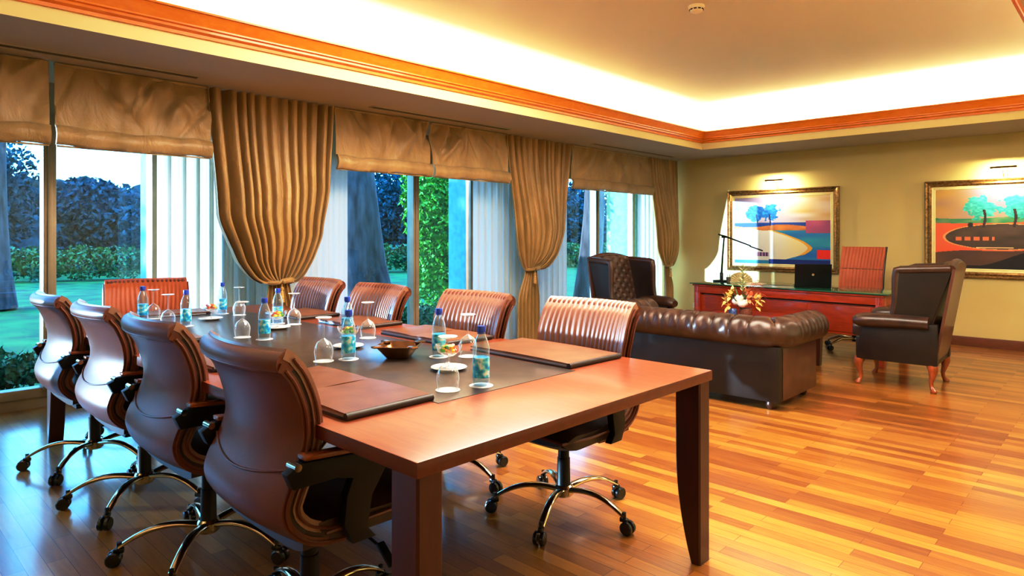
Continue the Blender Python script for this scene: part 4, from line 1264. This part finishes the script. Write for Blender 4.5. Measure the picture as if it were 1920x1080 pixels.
# ------------------------------------------------------------------ lights
def area(name, loc, rot, sx, sy, e, c, spread=None):
    l = bpy.data.lights.new(name, 'AREA'); l.shape = 'RECTANGLE'; l.size = sx; l.size_y = sy; l.energy = e; l.color = c
    if spread: l.spread = R(spread)
    o = bpy.data.objects.new(name, l); COL.objects.link(o); o.location = loc; o.rotation_euler = rot
    return o
WARM = (1, .95, .84)
cz = 2.60; yl_ = TY1-TY0
COVE = 190
area('cove_lamp_window', (TX0-.22, (TY0+TY1)/2, cz), (R(180), R(-52), 0), .06, yl_, COVE, WARM)
area('cove_lamp_right', (TX1+.22, (TY0+TY1)/2, cz), (R(180), R(52), 0), .06, yl_, COVE, WARM)
area('cove_lamp_end', ((TX0+TX1)/2, TY1+.22, cz), (R(180-52), 0, 0), TX1-TX0, .06, COVE*.42, WARM)
area('cove_lamp_near', ((TX0+TX1)/2, TY0-.22, cz), (R(180+52), 0, 0), TX1-TX0, .06, COVE*.42, WARM)
# added fill light under the tray ceiling, out of view, to brighten the room
area('ceiling_fill', (-2.2, 3.3, 3.0), (0, 0, 0), 2.4, 2.0, 230, (1, .94, .80))
def spot(name, loc, tgt, e, ang, c=(1, .8, .5), r=.05, blend=.6):
    l = bpy.data.lights.new(name, 'SPOT'); l.energy = e; l.spot_size = R(ang); l.spot_blend = blend; l.color = c; l.shadow_soft_size = r
    o = bpy.data.objects.new(name, l); COL.objects.link(o); o.location = loc
    o.rotation_euler = (Vector(tgt)-Vector(loc)).to_track_quat('-Z', 'Y').to_euler()
for x, y, e in ((-.1, 4.8, 26), (-.1, 7.2, 26), (-.1, 2.4, 26)):
    area('soffit_fill', (x, y, 2.42), (0, 0, 0), .5, .5, e*1.15, (1, .94, .76))  # added fill lights along the right soffit, no fittings there
# low evening sun raking through the windows
s = bpy.data.lights.new('sun', 'SUN'); s.energy = 36; s.angle = R(.6); s.color = (1, .50, .42)
so = bpy.data.objects.new('sun', s); COL.objects.link(so)
so.rotation_euler = Vector((1, 1, -.10)).to_track_quat('-Z', 'Y').to_euler()
# sky portals
for a, b in WIN:
    l = bpy.data.lights.new('window_portal', 'AREA'); l.shape = 'RECTANGLE'; l.size = 2.0; l.size_y = b-a; l.cycles.is_portal = True
    o = bpy.data.objects.new('window_portal', l); COL.objects.link(o); o.location = (XO-.05, (a+b)/2, 1.2); o.rotation_euler = (0, R(-90), 0)

w = bpy.data.worlds.new('sky'); sc.world = w; w.use_nodes = True
nt = w.node_tree; bg = nt.nodes['Background']
tc = N(nt, 'ShaderNodeTexCoord'); sp = N(nt, 'ShaderNodeSeparateXYZ'); nt.links.new(tc.outputs['Generated'], sp.inputs[0])
r_ = N(nt, 'ShaderNodeValToRGB'); nt.links.new(sp.outputs['Z'], r_.inputs[0])
r_.color_ramp.elements[0].position = .0; r_.color_ramp.elements[0].color = (.95, .97, 1, 1)
r_.color_ramp.elements[1].position = .6; r_.color_ramp.elements[1].color = (.45, .65, 1, 1)
nt.links.new(r_.outputs[0], bg.inputs[0]); bg.inputs[1].default_value = 10

# ------------------------------------------------------------------ render look
sc.view_settings.use_curve_mapping = True
cm = sc.view_settings.curve_mapping
cc_ = cm.curves[3]
cc_.points.new(.22, .17); cc_.points.new(.70, .78)
cm.update()
sc.view_settings.view_transform = 'Standard'
sc.view_settings.look = 'None'
sc.view_settings.exposure = 0
sc.view_settings.gamma = 1
cy = sc.cycles
cy.max_bounces = 9; cy.diffuse_bounces = 5; cy.glossy_bounces = 4; cy.transparent_max_bounces = 24
cy.sample_clamp_indirect = 6; cy.caustics_reflective = False; cy.caustics_refractive = False
